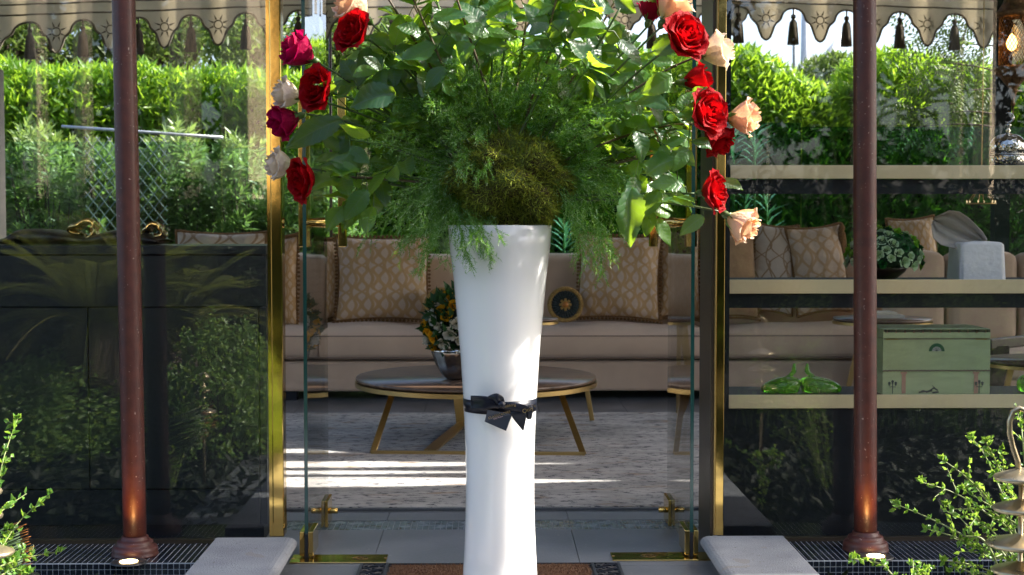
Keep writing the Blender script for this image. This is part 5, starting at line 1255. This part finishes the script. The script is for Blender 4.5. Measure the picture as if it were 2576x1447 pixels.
def addf(n, cx0, cy0, x0, x1, y0, y1, d0=-.22, d1=.15, dr=.06, lb=.105):
    for _ in range(n):
        a = P(cx0+rg.uniform(-60,60), cy0+rg.uniform(-30,30), YVS+rg.uniform(-.08,.08)); b_ = P(rg.uniform(x0,x1), rg.uniform(y0,y1), YVS+rg.uniform(d0,d1)); sp.append((a, b_, dr*rg.uniform(.4,1.4), lb))
addf(24, 1200, 400, 900, 1100, 330, 610)
addf(12, 1200, 420, 1000, 1130, 560, 650, dr=.10)
addf(14, 1180, 360, 930, 1150, 220, 400)
addf(34, 1270, 380, 1080, 1440, 130, 290)
addf(19, 1370, 400, 1450, 1620, 330, 550)
addf(9, 1400, 420, 1440, 1560, 560, 690, dr=.12)
addf(14, 1330, 360, 1400, 1560, 240, 400)
addf(5, 1210, 360, 1120, 1230, 300, 470, -.26, -.2, .03, .06)
addf(5, 1180, 500, 1130, 1300, 590, 640, -.26, -.2, .05, .06)
# a few strands that hang below the rim
for a, b_ in (((1120,540),(1050,680)),((1150,560),(1180,660)),((1480,520),(1545,640)),((1500,520),(1515,690)),((1100,560),(1010,610)),((1160,560),(1235,650))):
    sp.append((P(*a, 4.6), P(*b_, 4.58), .02, .06))
fe = empty('feathery_fern', MC, 'fine feathery asparagus fern fluffing out round the moss ball', 'fern')
tag(link('needles', fronds(sp, 4), fe), kind='stuff')
# rose leaves -----------------------------------------------------------------
def roseleafmat():
    m = bpy.data.materials.new('rose_leaf'); m.use_nodes = True; nt = m.node_tree; b = nt.nodes['Principled BSDF']; N = nt.nodes.new; K = nt.links.new
    def M_(op, a, b_=None, c_=None):
        n = N('ShaderNodeMath'); n.operation = op
        for i, q in enumerate((a, b_, c_)):
            if q is None: continue
            if isinstance(q, (int, float)): n.inputs[i].default_value = q
            else: K(q, n.inputs[i])
        return n.outputs[0]
    uv = N('ShaderNodeUVMap'); sp_ = N('ShaderNodeSeparateXYZ'); K(uv.outputs[0], sp_.inputs[0])
    au = M_('ABSOLUTE', M_('SUBTRACT', sp_.outputs[0], .5)); mid = M_('LESS_THAN', au, .022)
    vv = M_('FRACT', M_('MULTIPLY', M_('SUBTRACT', sp_.outputs[1], M_('MULTIPLY', au, .38)), 7.5)); side = M_('SMOOTH_MIN', M_('ABSOLUTE', M_('SUBTRACT', vv, .5)), .25, .1)
    vein = M_('MAXIMUM', mid, M_('LESS_THAN', side, .035))
    oi = N('ShaderNodeObjectInfo'); rp = N('ShaderNodeValToRGB'); cr = rp.color_ramp
    cr.elements[0].color = (.012,.048,.030,1); cr.elements[1].color = (.065,.16,.025,1); e_ = cr.elements.new(.55); e_.color = (.022,.078,.036,1)
    K(oi.outputs['Random'], rp.inputs[0])
    tc = N('ShaderNodeTexCoord'); nz = N('ShaderNodeTexNoise'); nz.inputs['Scale'].default_value = 9; nz.inputs['Detail'].default_value = 5; K(tc.outputs['Object'], nz.inputs[0])
    mx0 = N('ShaderNodeMix'); mx0.data_type = 'RGBA'; mx0.blend_type = 'MULTIPLY'; K(M_('MULTIPLY', nz.outputs[0], .6), mx0.inputs[0]); K(rp.outputs[0], mx0.inputs[6]); mx0.inputs[7].default_value = (.6,.7,.6,1)
    mx1 = N('ShaderNodeMix'); mx1.data_type = 'RGBA'; K(M_('MULTIPLY', vein, .45), mx1.inputs[0]); K(mx0.outputs[2], mx1.inputs[6]); mx1.inputs[7].default_value = (.10,.17,.05,1)
    geo = N('ShaderNodeNewGeometry'); mx2 = N('ShaderNodeMix'); mx2.data_type = 'RGBA'; K(M_('MULTIPLY', geo.outputs['Backfacing'], .55), mx2.inputs[0]); K(mx1.outputs[2], mx2.inputs[6]); mx2.inputs[7].default_value = (.12,.17,.10,1)
    K(mx2.outputs[2], b.inputs['Base Color']); b.inputs['Roughness'].default_value = .33; b.inputs['Specular IOR Level'].default_value = .5
    bp = N('ShaderNodeBump'); bp.inputs['Strength'].default_value = .35; bp.inputs['Distance'].default_value = .004; K(M_('ADD', M_('MULTIPLY', side, 2.), M_('MULTIPLY', nz.outputs[0], .5)), bp.inputs['Height']); K(bp.outputs[0], b.inputs['Normal'])
    t = N('ShaderNodeBsdfTranslucent'); mt_ = N('ShaderNodeMix'); mt_.data_type = 'RGBA'; K(vein, mt_.inputs[0]); mt_.inputs[6].default_value = (.50,.78,.03,1); mt_.inputs[7].default_value = (.5,.72,.10,1); K(mt_.outputs[2], t.inputs[0])
    mx = N('ShaderNodeMixShader'); mx.inputs[0].default_value = .42; K(b.outputs[0], mx.inputs[1]); K(t.outputs[0], mx.inputs[2]); K(mx.outputs[0], nt.nodes['Material Output'].inputs[0]); return m
M_rl = roseleafmat()
M_rl_bud = leafmat('sepal', [(.06,.15,.04),(.09,.2,.06)], (.3,.5,.08), .3, .45)
M_stem = mat('rose_stem', (.07,.15,.03), .45, col2=(.06,.08,.025), scale=9, bump=.15)
M_stem2 = mat('woody_stem', (.07,.045,.02), .6, col2=(.10,.07,.035), scale=12, bump=.3)
def leafmesh(sd, W=.60, bend=.18, fold=.22, wav=.04):
    rg = random.Random(sd); m = MB(); m.uv = {}; NT = 18; us = (-1,-.55,-.2,0,.2,.55,1)
    tw = rg.uniform(-.25,.25); side = rg.uniform(-.08,.08)
    for i in range(NT+1):
        t = i/NT; w_ = W/2*(math.sin(math.pi*min(1, t**.82))**.82) if 0 < t < 1 else 0
        ser = (1+.055*(1 if i % 2 else -1)) if 0 < i < NT else 1
        for j, u in enumerate(us):
            x = u*w_*(ser if abs(u) == 1 else 1); z = fold*abs(x)*1.0-bend*t*t+wav*math.sin(t*9+u*3+sd)*abs(u)
            y = t-(.03 if abs(u) == 1 and i % 2 else 0)
            ca, sa = math.cos(tw*t), math.sin(tw*t)
            m.uv[len(m.v)] = ((u*.5*(w_/(W/2) if w_ else 0))+.5, t)
            m.v.append((x*ca-z*sa+side*math.sin(math.pi*t), y, x*sa+z*ca))
    for i in range(NT):
        for j in range(6):
            a = i*7+j; m.f.append((a, a+1, a+8, a+7))
    return m.mesh('leaf', M_rl, True)
LM = [leafmesh(i, W=.56+.05*(i % 3), bend=.08+.09*(i % 4), fold=.1+.12*(i % 3), wav=.02+.015*(i % 3)) for i in range(9)]
def put_leaf(p, d, nrm, L, par, k=None):
    d = Vector(d).normalized(); n_ = Vector(nrm); n_ = (n_-d*n_.dot(d))
    if n_.length < 1e-4: n_ = d.orthogonal()
    n_.normalize(); x = d.cross(n_); Rm = Matrix((x, d, n_)).transposed().to_4x4()
    return link('leaf', LM[random.randrange(9) if k is None else k % 9], par, Matrix.Translation(p) @ Rm @ Matrix.Diagonal((L*(.72 if L > .15 else 1), L, L, 1)))
STEMS = []
OR = P(1262, 520, YVS)
def curve3(a, c_, b_, n=16): return [a.lerp(c_, k/n).lerp(c_.lerp(b_, k/n), k/n) for k in range(n+1)]
def make_stem(root, B, seed, bend=.06, t0=.42, t1=.9, nl=3, woody=.5, r_=.0042, big=1.0, axis=None):
    rg = random.Random(seed); O = OR+Vector((rg.uniform(-.07,.07), rg.uniform(-.06,.06), rg.uniform(-.02,.05)))
    cpt = O.lerp(B, .55)+Vector((0,0,bend))
    if axis is not None: cpt = cpt*.5+(B-Vector(axis)*.18)*.5
    pts = curve3(O, cpt, B); m = MB().tube(pts, [r_*(1.15-.3*k/16) for k in range(17)], 8)
    for k in range(4, 15, 2):  # thorns
        t = (pts[k+1]-pts[k]).normalized(); o = Quaternion(t, rg.uniform(0,6)) @ t.orthogonal().normalized(); m.tube([pts[k]+o*r_*.7, pts[k]+o*(r_+.007)-t*.003], [.0022,.0004], 5, caps=False)
    m.build('stem', M_stem2 if rg.random() < woody*.6 else M_stem, root, smooth=True)
    STEMS.append((root, pts))
    tws = MB()
    for i in range(nl):
        f = t0+(t1-t0)*(i+rg.uniform(.1,.9))/nl; k = min(15, int(f*16)); p = pts[k]; t = (pts[k+1]-pts[k]).normalized()
        o = (Quaternion(t, rg.uniform(0, 6.28)) @ t.orthogonal().normalized()); o = Vector((o.x, o.y*.7-.25, o.z*.9)).normalized()
        d = (t*.75+o).normalized(); Lp = rg.uniform(.07,.13); q = [p+d*Lp*s/4+Vector((0,0,-.012*(s/4)**2)) for s in range(5)]
        tws.tube(q, [.002,.0018,.0016,.0013,.001], 5, caps=False)
        nf = Vector((rg.uniform(-.5,.5), -.75+rg.uniform(-.4,.5), .7+rg.uniform(-.4,.4)))
        put_leaf(q[4], d+Vector((0,0,-.15)), nf, rg.uniform(.085,.125)*big, root)
        sd = d.cross(nf).normalized()
        for s_, kk_ in ((1,3),(-1,3),(1,1),(-1,1)):
            if kk_ == 1 and rg.random() < .45: continue
            put_leaf(q[kk_], sd*s_+d*.55+Vector((0,0,rg.uniform(-.2,.1))), nf+Vector((rg.uniform(-.4,.4), rg.uniform(-.3,.3), rg.uniform(-.3,.3))), rg.uniform(.065,.10)*big, root)
    if nl: tag(tws.build('petiole', M_stem, root, smooth=True), kind='stuff')
    return pts
SEPM = leaf_cloud('sepal', np.zeros((1,3)), np.array([[0,0,1.]]), np.array([[1.,0,0]]), .62, .2, M_rl_bud, fold=.1, droop=.25)
def rose(px, py, Y, rp, col, kind, ax, lab, seed, nl=2, bend=.05, hn='roses of the bouquet'):
    ax = Vector(ax).normalized(); s = rp*Y/F*(1.16 if kind == 'open' else 1.42); c_ = P(px, py, Y); H = 1.05 if kind == 'open' else 1.25
    B = c_-ax*s*H*.52
    rt = empty('rose', B, lab, 'rose', hn); q = ax.to_track_quat('Z', 'Y'); rt.rotation_mode = 'QUATERNION'; rt.rotation_quaternion = q; rt.scale = (s, s, s)
    base = Matrix.Translation(B) @ q.to_matrix().to_4x4() @ Matrix.Diagonal((s, s, s, 1)); rr_ = random.Random(seed).uniform(0, 6)
    rt.matrix_basis = base
    for me, ang in bloom_parts(kind, col): link('petal', me, rt, base @ Matrix.Rotation(ang+rr_, 4, 'Z'))
    MB().lathe([(.06,-.34),(.10,-.30),(.15,-.20),(.17,-.10),(.14,-.02),(.22,.05),(.001,.10)], (0,0,0), 16, M=base).build('hip', M_stem, rt, smooth=True)
    for k in range(5):
        a = k*2*math.pi/5+rr_; T = base @ Matrix.Rotation(a, 4, 'Z') @ Matrix.Translation((.17,0,-.02)) @ Matrix.Rotation(R(55+15*math.sin(seed+k*3) if kind == 'open' else 28+20*math.sin(seed+k*2)), 4, 'Y')
        link('sepal', SEPM, rt, T)
    make_stem(rt, B-ax*s*.33, seed, bend=bend, nl=nl, t0=.40, t1=.80, axis=ax)
    return rt
RS = [
 (888,18,4.78,46,'peach','bud',(-.7,-.3,.6),'peach rose cut by the top edge above the upper left red rose'),
 (890,80,4.66,49,'red','open',(-.62,-.70,.28),'upper left red rose, full bloom, below the peach rose at the top edge'),
 (752,130,4.72,44,'magenta','bud',(-.80,-.35,.45),'magenta rose high at the left with its tips pointing up'),
 (800,222,4.64,51,'red','open',(-.64,-.72,.16),'full red rose at the left in front of a cream one'),
 (724,237,4.72,37,'cream','bud',(-.88,-.30,.18),'cream rose tucked behind the full red rose at the left'),
 (716,303,4.74,41,'magenta','bud',(-.85,-.4,-.30),'magenta rose below the cream rose at the left edge of the bouquet'),
 (706,415,4.72,37,'cream','bud',(-.92,-.35,.12),'pale pink rose behind the lowest left red rose'),
 (762,452,4.64,50,'red','open',(-.84,-.52,-.10),'lowest red rose on the left, dark and drooping'),
 (1640,22,4.80,36,'magenta','bud',(.25,.1,.85),'magenta rose cut by the top edge, right of the middle'),
 (1690,14,4.74,46,'peach','bud',(.45,-.2,.85),'peach rose cut by the top edge above the upper right red rose'),
 (1722,92,4.64,55,'red','open',(.48,-.76,.36),'upper right red rose, bright full bloom, below the peach rose'),
 (1802,128,4.70,42,'cream','bud',(.92,-.15,.28),'cream rose right of the upper right red rose'),
 (1752,205,4.85,38,'red','bud',(.85,.05,.05),'red rose half hidden behind leaves under the cream rose'),
 (1778,285,4.62,55,'red','open',(.62,-.72,.20),'large bright red rose at the right, middle height'),
 (1803,350,4.70,40,'red','bud',(.6,-.3,-.65),'small red rose hanging just under the large right one'),
 (1869,295,4.70,42,'peach','bud',(.94,-.25,.05),'peach rose furthest right, level with the large red rose'),
 (1795,482,4.64,47,'red','open',(.88,-.44,.10),'lowest red rose on the right, seen from its side'),
 (1865,563,4.66,43,'peach','bud',(.78,-.35,-.48),'lowest rose of all, peach, drooping at the right'),
]
for i, r_ in enumerate(RS): rose(*r_, seed=100+i, nl=2, bend=.10 if r_[1] < 300 else .03)
TL = ['leaning out past the peach rose at the top left','above the left half of the fern, dark leaved','rising left of the middle, beside a pale tassel','just left of the straight middle stem','straight middle shoot above the moss ball','immediately right of the straight middle shoot','right of the middle where sky shows through',
 'in front of the first bright gap in the valance','crossing the second bright gap in the valance','with yellow green leaves left of the right magenta rose','just left of the magenta rose at the top edge','low shoot between the upper left red rose and the fern','low shoot under the right magenta rose, glowing green','thin shoot near the pale leaf at the top left']
tops = [(1000,-90),(1060,-120),(1120,-90),(1190,-130),(1250,-110),(1300,-140),(1350,-110),(1430,-120),(1480,-90),(1540,-110),(1600,-90),(960,-30),(1560,20),(1040,10)]
for i, (a, b_) in enumerate(tops):
    B = P(a, b_, YVS+random.uniform(-.22,.2)); rt = empty('leafy_shoot', OR, 'leafy rose shoot '+TL[i], 'leafy shoot', 'rose shoots leaving the top of the photo')
    make_stem(rt, B, 300+i, bend=.02, nl=3, t0=.42, t1=.92, big=1.35, woody=.8)
# filler sprays
SL = [((900,260,.1),'right of the full left red rose'),((880,350,-.05),'beside the magenta rose low on the left'),((930,200,.12),'between the upper left red rose and the fern'),((860,440,0),'right of the lowest left red rose'),((950,130,0),'under the upper left red rose'),
 ((1640,230,.05),'left of the hidden red rose on the right'),((1690,380,.05),'left of the small hanging red rose'),((1620,160,.1),'left of the upper right red rose'),
 ((1580,260,.1),'over the right half of the fern'),((1740,330,.1),'behind the large right red rose'),((1610,400,-.05),'right edge of the fern, level with the moss ball'),((960,60,.12),'right of the peach rose at the top left'),((1520,150,.15),'above the fern on the right, lit yellow green')]
for i, ((a, b_, yy), lb) in enumerate(SL):
    rt = empty('rose_foliage', OR, 'spray of rose leaves '+lb, 'leaf spray', 'leaf sprays between the blooms')
    make_stem(rt, P(a, b_, YVS+yy), 400+i, bend=.05, nl=2, t0=.55, t1=.95, big=1.15)
# individually posed leaves: base px, tip px, depth, normal
HL = [((995,235),(880,262),-.18,(-.1,-1,.45)),((960,175),(915,140),-.1,(.1,-.8,.7)),((1095,115),(1005,145),-.12,(0,-.9,.6)),((860,300),(716,372),-.12,(.2,-1,.3)),((930,345),(850,318),-.15,(.2,-.5,-.8)),
 ((880,370),(930,410),-.1,(-.2,-1,.3)),((900,430),(825,400),-.12,(.2,-.9,.5)),((905,428),(830,440),-.14,(.1,-.6,.8)),((925,480),(865,548),-.15,(.2,-1,.2)),((940,520),(920,590),-.12,(-.3,-1,.2)),((810,420),(880,428),-.15,(0,-.3,1)),
 ((1600,185),(1620,235),.0,(.4,-.9,.3)),((1690,190),(1615,225),-.18,(.3,-.95,.3)),((1640,130),(1725,80),-.05,(.2,-.9,.5)),((1580,250),(1500,330),-.05,(.3,-.9,.3)),((1600,330),(1625,400),-.2,(.5,-.9,.1)),
 ((1700,400),(1625,440),-.12,(.2,-.9,.5)),((1730,380),(1700,430),-.18,(.3,-1,.2)),((1590,470),(1588,622),-.22,(.25,-1,.1)),((1600,440),(1575,510),-.2,(.6,-.8,.1)),((1660,480),(1620,540),-.15,(.2,-1,.3)),((1745,520),(1680,480),-.15,(0,-.5,.9)),
 ((1815,455),(1870,470),-.08,(0,-.8,.6)),((1770,545),(1712,580),-.14,(.2,-.8,.5)),((1790,375),(1745,350),-.15,(.1,-.7,.7)),((1720,470),(1640,455),-.17,(.1,-.8,.6)),((1530,110),(1560,60),-.05,(.3,-.9,.4)),
 ((1560,100),(1620,160),-.1,(.5,-.8,.3)),((1480,90),(1520,150),-.1,(.5,-.8,.3)),((1380,60),(1330,85),-.14,(.1,-.8,.6)),((1330,30),(1390,10),-.1,(.2,-.9,.5)),((1440,30),(1470,100),-.12,(.4,-.9,.2)),((1230,90),(1170,60),-.15,(0,-.9,.5)),
 ((1190,110),(1140,160),-.16,(-.2,-1,.3)),((1090,40),(1180,30),-.14,(.1,-.8,.6)),((1060,90),(1000,60),-.12,(-.1,-.9,.5)),((1120,170),(1070,220),-.15,(-.2,-1,.2)),((1300,60),(1240,40),-.17,(0,-.8,.6)),((1760,240),(1700,260),-.12,(.1,-.9,.4)),((930,120),(900,180),-.05,(-.1,-1,.2))]
LT = {}
for (a, b_, dd, nn) in HL:
    p, q = P(*a, YVS+dd), P(*b_, YVS+dd-.03); L = (q-p).length
    rt, pts = min(STEMS, key=lambda s: min((x-p).length for x in s[1])); near = min(pts, key=lambda x: (x-p).length)
    put_leaf(p, q-p, nn, L, rt); LT.setdefault(rt.name, (rt, []))[1].append((near, p))
for rt, l in LT.values():
    m = MB()
    for (a, b_) in l: m.tube([a, a.lerp(b_, .5)+Vector((0,-.01,.012)), b_], [.0022,.0018,.0013], 5, caps=False)
    tag(m.build('petiole', M_stem, rt, smooth=True), kind='stuff')
# ================================================================ brass stands and shrubs at the front corners
M_ab = mat('antique_brass', (.55,.46,.30), .3, .85, col2=(.42,.35,.22), scale=12, rvar=.12, bump=.1)
def stand(cx, Y, discs, lab, hook=None):
    c_ = P(cx, 1400, Y); e = empty('brass_stand', (c_.x, Y, -.12), lab, 'garden ornament', 'tiered brass stands in the front beds'); ztop = PZ(discs[0][0]-20, Y)
    MB().tube([(c_.x, Y, -.12), (c_.x, Y, ztop)], .0075*Y/4.2, 12).build('pole', M_ab, e, smooth=True)
    for (py, r_) in discs:
        z_ = PZ(py, Y); r_ = r_*Y/F
        MB().lathe([(.008,-.020),(r_*.5,-.014),(r_*.9,-.008),(r_,.0),(r_*.93,.005),(r_*.6,.014),(r_*.25,.022),(.010,.026)], (c_.x, Y, z_), 40).build('disc', M_ab, e, smooth=True)
    if hook: MB().tube([P(a, b_, Y) for a, b_ in hook], .0075, 10).build('hook', M_ab, e, smooth=True)
stand(2566, 3.8, [(1205,70),(1283,72),(1372,86),(1440,72)], 'tiered brass stand with a looped top among the shrub at the right corner', [(2563,1182),(2560,1160),(2548,1125),(2540,1090),(2540,1060),(2548,1036),(2564,1027),(2582,1034),(2592,1055),(2594,1080)])
stand(-22, 4.1, [(1232,30),(1292,31),(1385,58)], 'tiered brass stand cut by the left edge of the photo')
def twiggy(branches, Y, base, lab, seed, lf=.022, dens=1.0):
    rg = random.Random(seed); e = empty('arching_shrub', base, lab, 'shrub', 'arching shrubs at the front corners'); base = Vector(base)
    V, D, Nn = [], [], []; tw = MB()
    for br in branches:
        pts = [P(a, b_, Y+rg.uniform(-.12,.12)) for a, b_ in br]
        pts = [base+Vector((rg.uniform(-.05,.05), rg.uniform(-.05,.05), 0))]+pts; q = []
        for i in range(len(pts)-1):
            p0, p1, p2, p3 = pts[max(i-1,0)], pts[i], pts[i+1], pts[min(i+2, len(pts)-1)]
            for k in range(8):
                f = k/8; q.append(.5*((2*p1)+(-p0+p2)*f+(2*p0-5*p1+4*p2-p3)*f*f+(-p0+3*p1-3*p2+p3)*f**3))
        q.append(pts[-1]); n_ = len(q); tw.tube(q, [.0042*(1-.75*k/n_) for k in range(n_)], 6, caps=False)
        L = 0; nx = 0
        for k in range(1, n_):
            sg = (q[k]-q[k-1]); L += sg.length
            if L > nx:
                nx = L+.028/dens*rg.uniform(.7,1.3); t = sg.normalized(); f = k/n_; o = Quaternion(t, rg.uniform(0, 6.28)) @ t.orthogonal().normalized()
                for s in (1, -1, .3):
                    for _ in range(rg.choice([1,2])):
                        V.append(q[k]+o*s*.002); D.append(o*s+t*rg.uniform(.3,1.0)+Vector((0,0,.3))); Nn.append(t+Vector((rg.gauss(0,.4), rg.gauss(0,.4)-.3, .3)))
                if f > .35 and rg.random() < .35*dens: # side twig
                    dd = (t+o*.9).normalized(); ll = rg.uniform(.03,.09); tw.tube([q[k], q[k]+dd*ll], [.0018,.001], 5, caps=False)
                    for j in range(int(ll/.014)):
                        V.append(q[k]+dd*.014*(j+1)); D.append(Vector((rg.gauss(0,1), rg.gauss(0,1), rg.gauss(0,1)))+dd); Nn.append(Vector((rg.gauss(0,1), -1, rg.gauss(0,1))))
        for j in range(6): V.append(q[-1]); D.append(Vector((rg.gauss(0,.7), rg.gauss(0,.7), 1))); Nn.append(Vector((rg.gauss(0,1), -1, 0)))
    g_ = np.random.default_rng(seed); n_ = len(V)
    link('foliage', leaf_cloud('foliage', np.array([tuple(a) for a in V]), np.array([tuple(a) for a in D]), np.array([tuple(a) for a in Nn]), lf*g_.uniform(.6,1.25,n_), lf*.62, leafmat('bright_small_leaf', [(.05,.14,.03),(.10,.24,.04),(.19,.36,.06)], (.45,.68,.08), .4, .35), fold=.35), e)
    tw.build('stems', mat('green_twig', (.20,.26,.07), .5, col2=(.15,.17,.06), scale=30), e, smooth=True)
Bs = P(2640, 1560, 4.25); Bs.z = -.15
twiggy([[(2500,1400),(2420,1345),(2330,1300),(2252,1268)],[(2560,1380),(2480,1290),(2400,1240),(2316,1212)],[(2560,1360),(2490,1260),(2430,1200),(2370,1156)],[(2570,1350),(2520,1240),(2480,1150),(2441,1096)],
 [(2580,1340),(2540,1240),(2505,1160),(2478,1108)],[(2590,1330),(2580,1200),(2572,1100),(2566,1038)],[(2540,1420),(2470,1380),(2400,1350),(2330,1330)],[(2560,1420),(2500,1400),(2455,1378),(2428,1366)],
 [(2520,1480),(2440,1440),(2400,1425),(2390,1440)],[(2580,1380),(2530,1300),(2470,1260),(2420,1230)],[(2580,1400),(2540,1330),(2500,1290),(2440,1270)],[(2600,1380),(2560,1290),(2540,1230),(2500,1190)],[(2560,1440),(2480,1400),(2440,1330),(2380,1270)],
 [(2600,1420),(2550,1400),(2500,1340),(2450,1300)],[(2600,1400),(2570,1300),(2530,1200),(2520,1130)],[(2560,1460),(2500,1440),(2440,1420),(2372,1410)],[(2590,1450),(2560,1430),(2520,1380),(2480,1340)],[(2610,1400),(2590,1350),(2560,1270),(2530,1260)]], 4.25, Bs, 'bright green arching shrub round the brass stand at the right corner', 31, lf=.020, dens=.85)
Bs = P(2230, 1640, 4.5); Bs.z = -.15
twiggy([[(2260,1500),(2230,1430),(2190,1412),(2142,1405)],[(2290,1520),(2300,1470),(2310,1440),(2292,1422)],[(2250,1540),(2240,1500),(2260,1470),(2330,1432)]], 4.5, Bs, 'small green sprig in front of the right mosaic plinth', 33)
Bs = P(-140, 1600, 4.2); Bs.z = -.15
twiggy([[(-60,1400),(-20,1280),(10,1150),(45,1052)],[(-60,1440),(0,1380),(50,1310),(126,1243)],[(-60,1460),(0,1425),(80,1400),(152,1388)],[(-80,1400),(-40,1330),(0,1290),(32,1262)],[(-60,1500),(0,1450),(40,1430),(70,1440)],[(-90,1420),(-60,1340),(-20,1250),(8,1190)],
  [(-60,1420),(-20,1400),(10,1370),(20,1330)],[(-60,1480),(-20,1450),(20,1420),(36,1400)]], 4.2, Bs, 'bright green arching twigs at the lower left corner', 32)
# spiky orange tipped plant
Bs = P(-60, 1470, 4.3); e = empty('spiky_plant', Bs, 'spiky plant with orange tipped needle leaves at the lower left corner', 'plant')
M_sp = mat('spike_green', (.14,.20,.10), .5, col2=(.09,.14,.07), scale=10); M_or = mat('orange_tip', (.55,.20,.05), .5, scale=30)
rg = random.Random(9)
for k in range(26):
    y_ = 1312+k*6.2; b0 = P(-70+rg.uniform(-5,5), y_+50+rg.uniform(-6,6), 4.3); t1_ = P(44+38*math.sin((k+4)/30*math.pi)+rg.uniform(-10,6), y_, 4.24+rg.uniform(-.05,.05)); mid = b0.lerp(t1_, .55)+Vector((0,0,-.004))
    l = MB().tube([b0, mid, b0.lerp(t1_, .86)], [.0035,.003,.002], 6).build('leaf', M_sp, e, smooth=True)
    MB().tube([b0.lerp(t1_, .861), t1_], [.002,.0005], 6).build('tip', M_or, l, smooth=True)
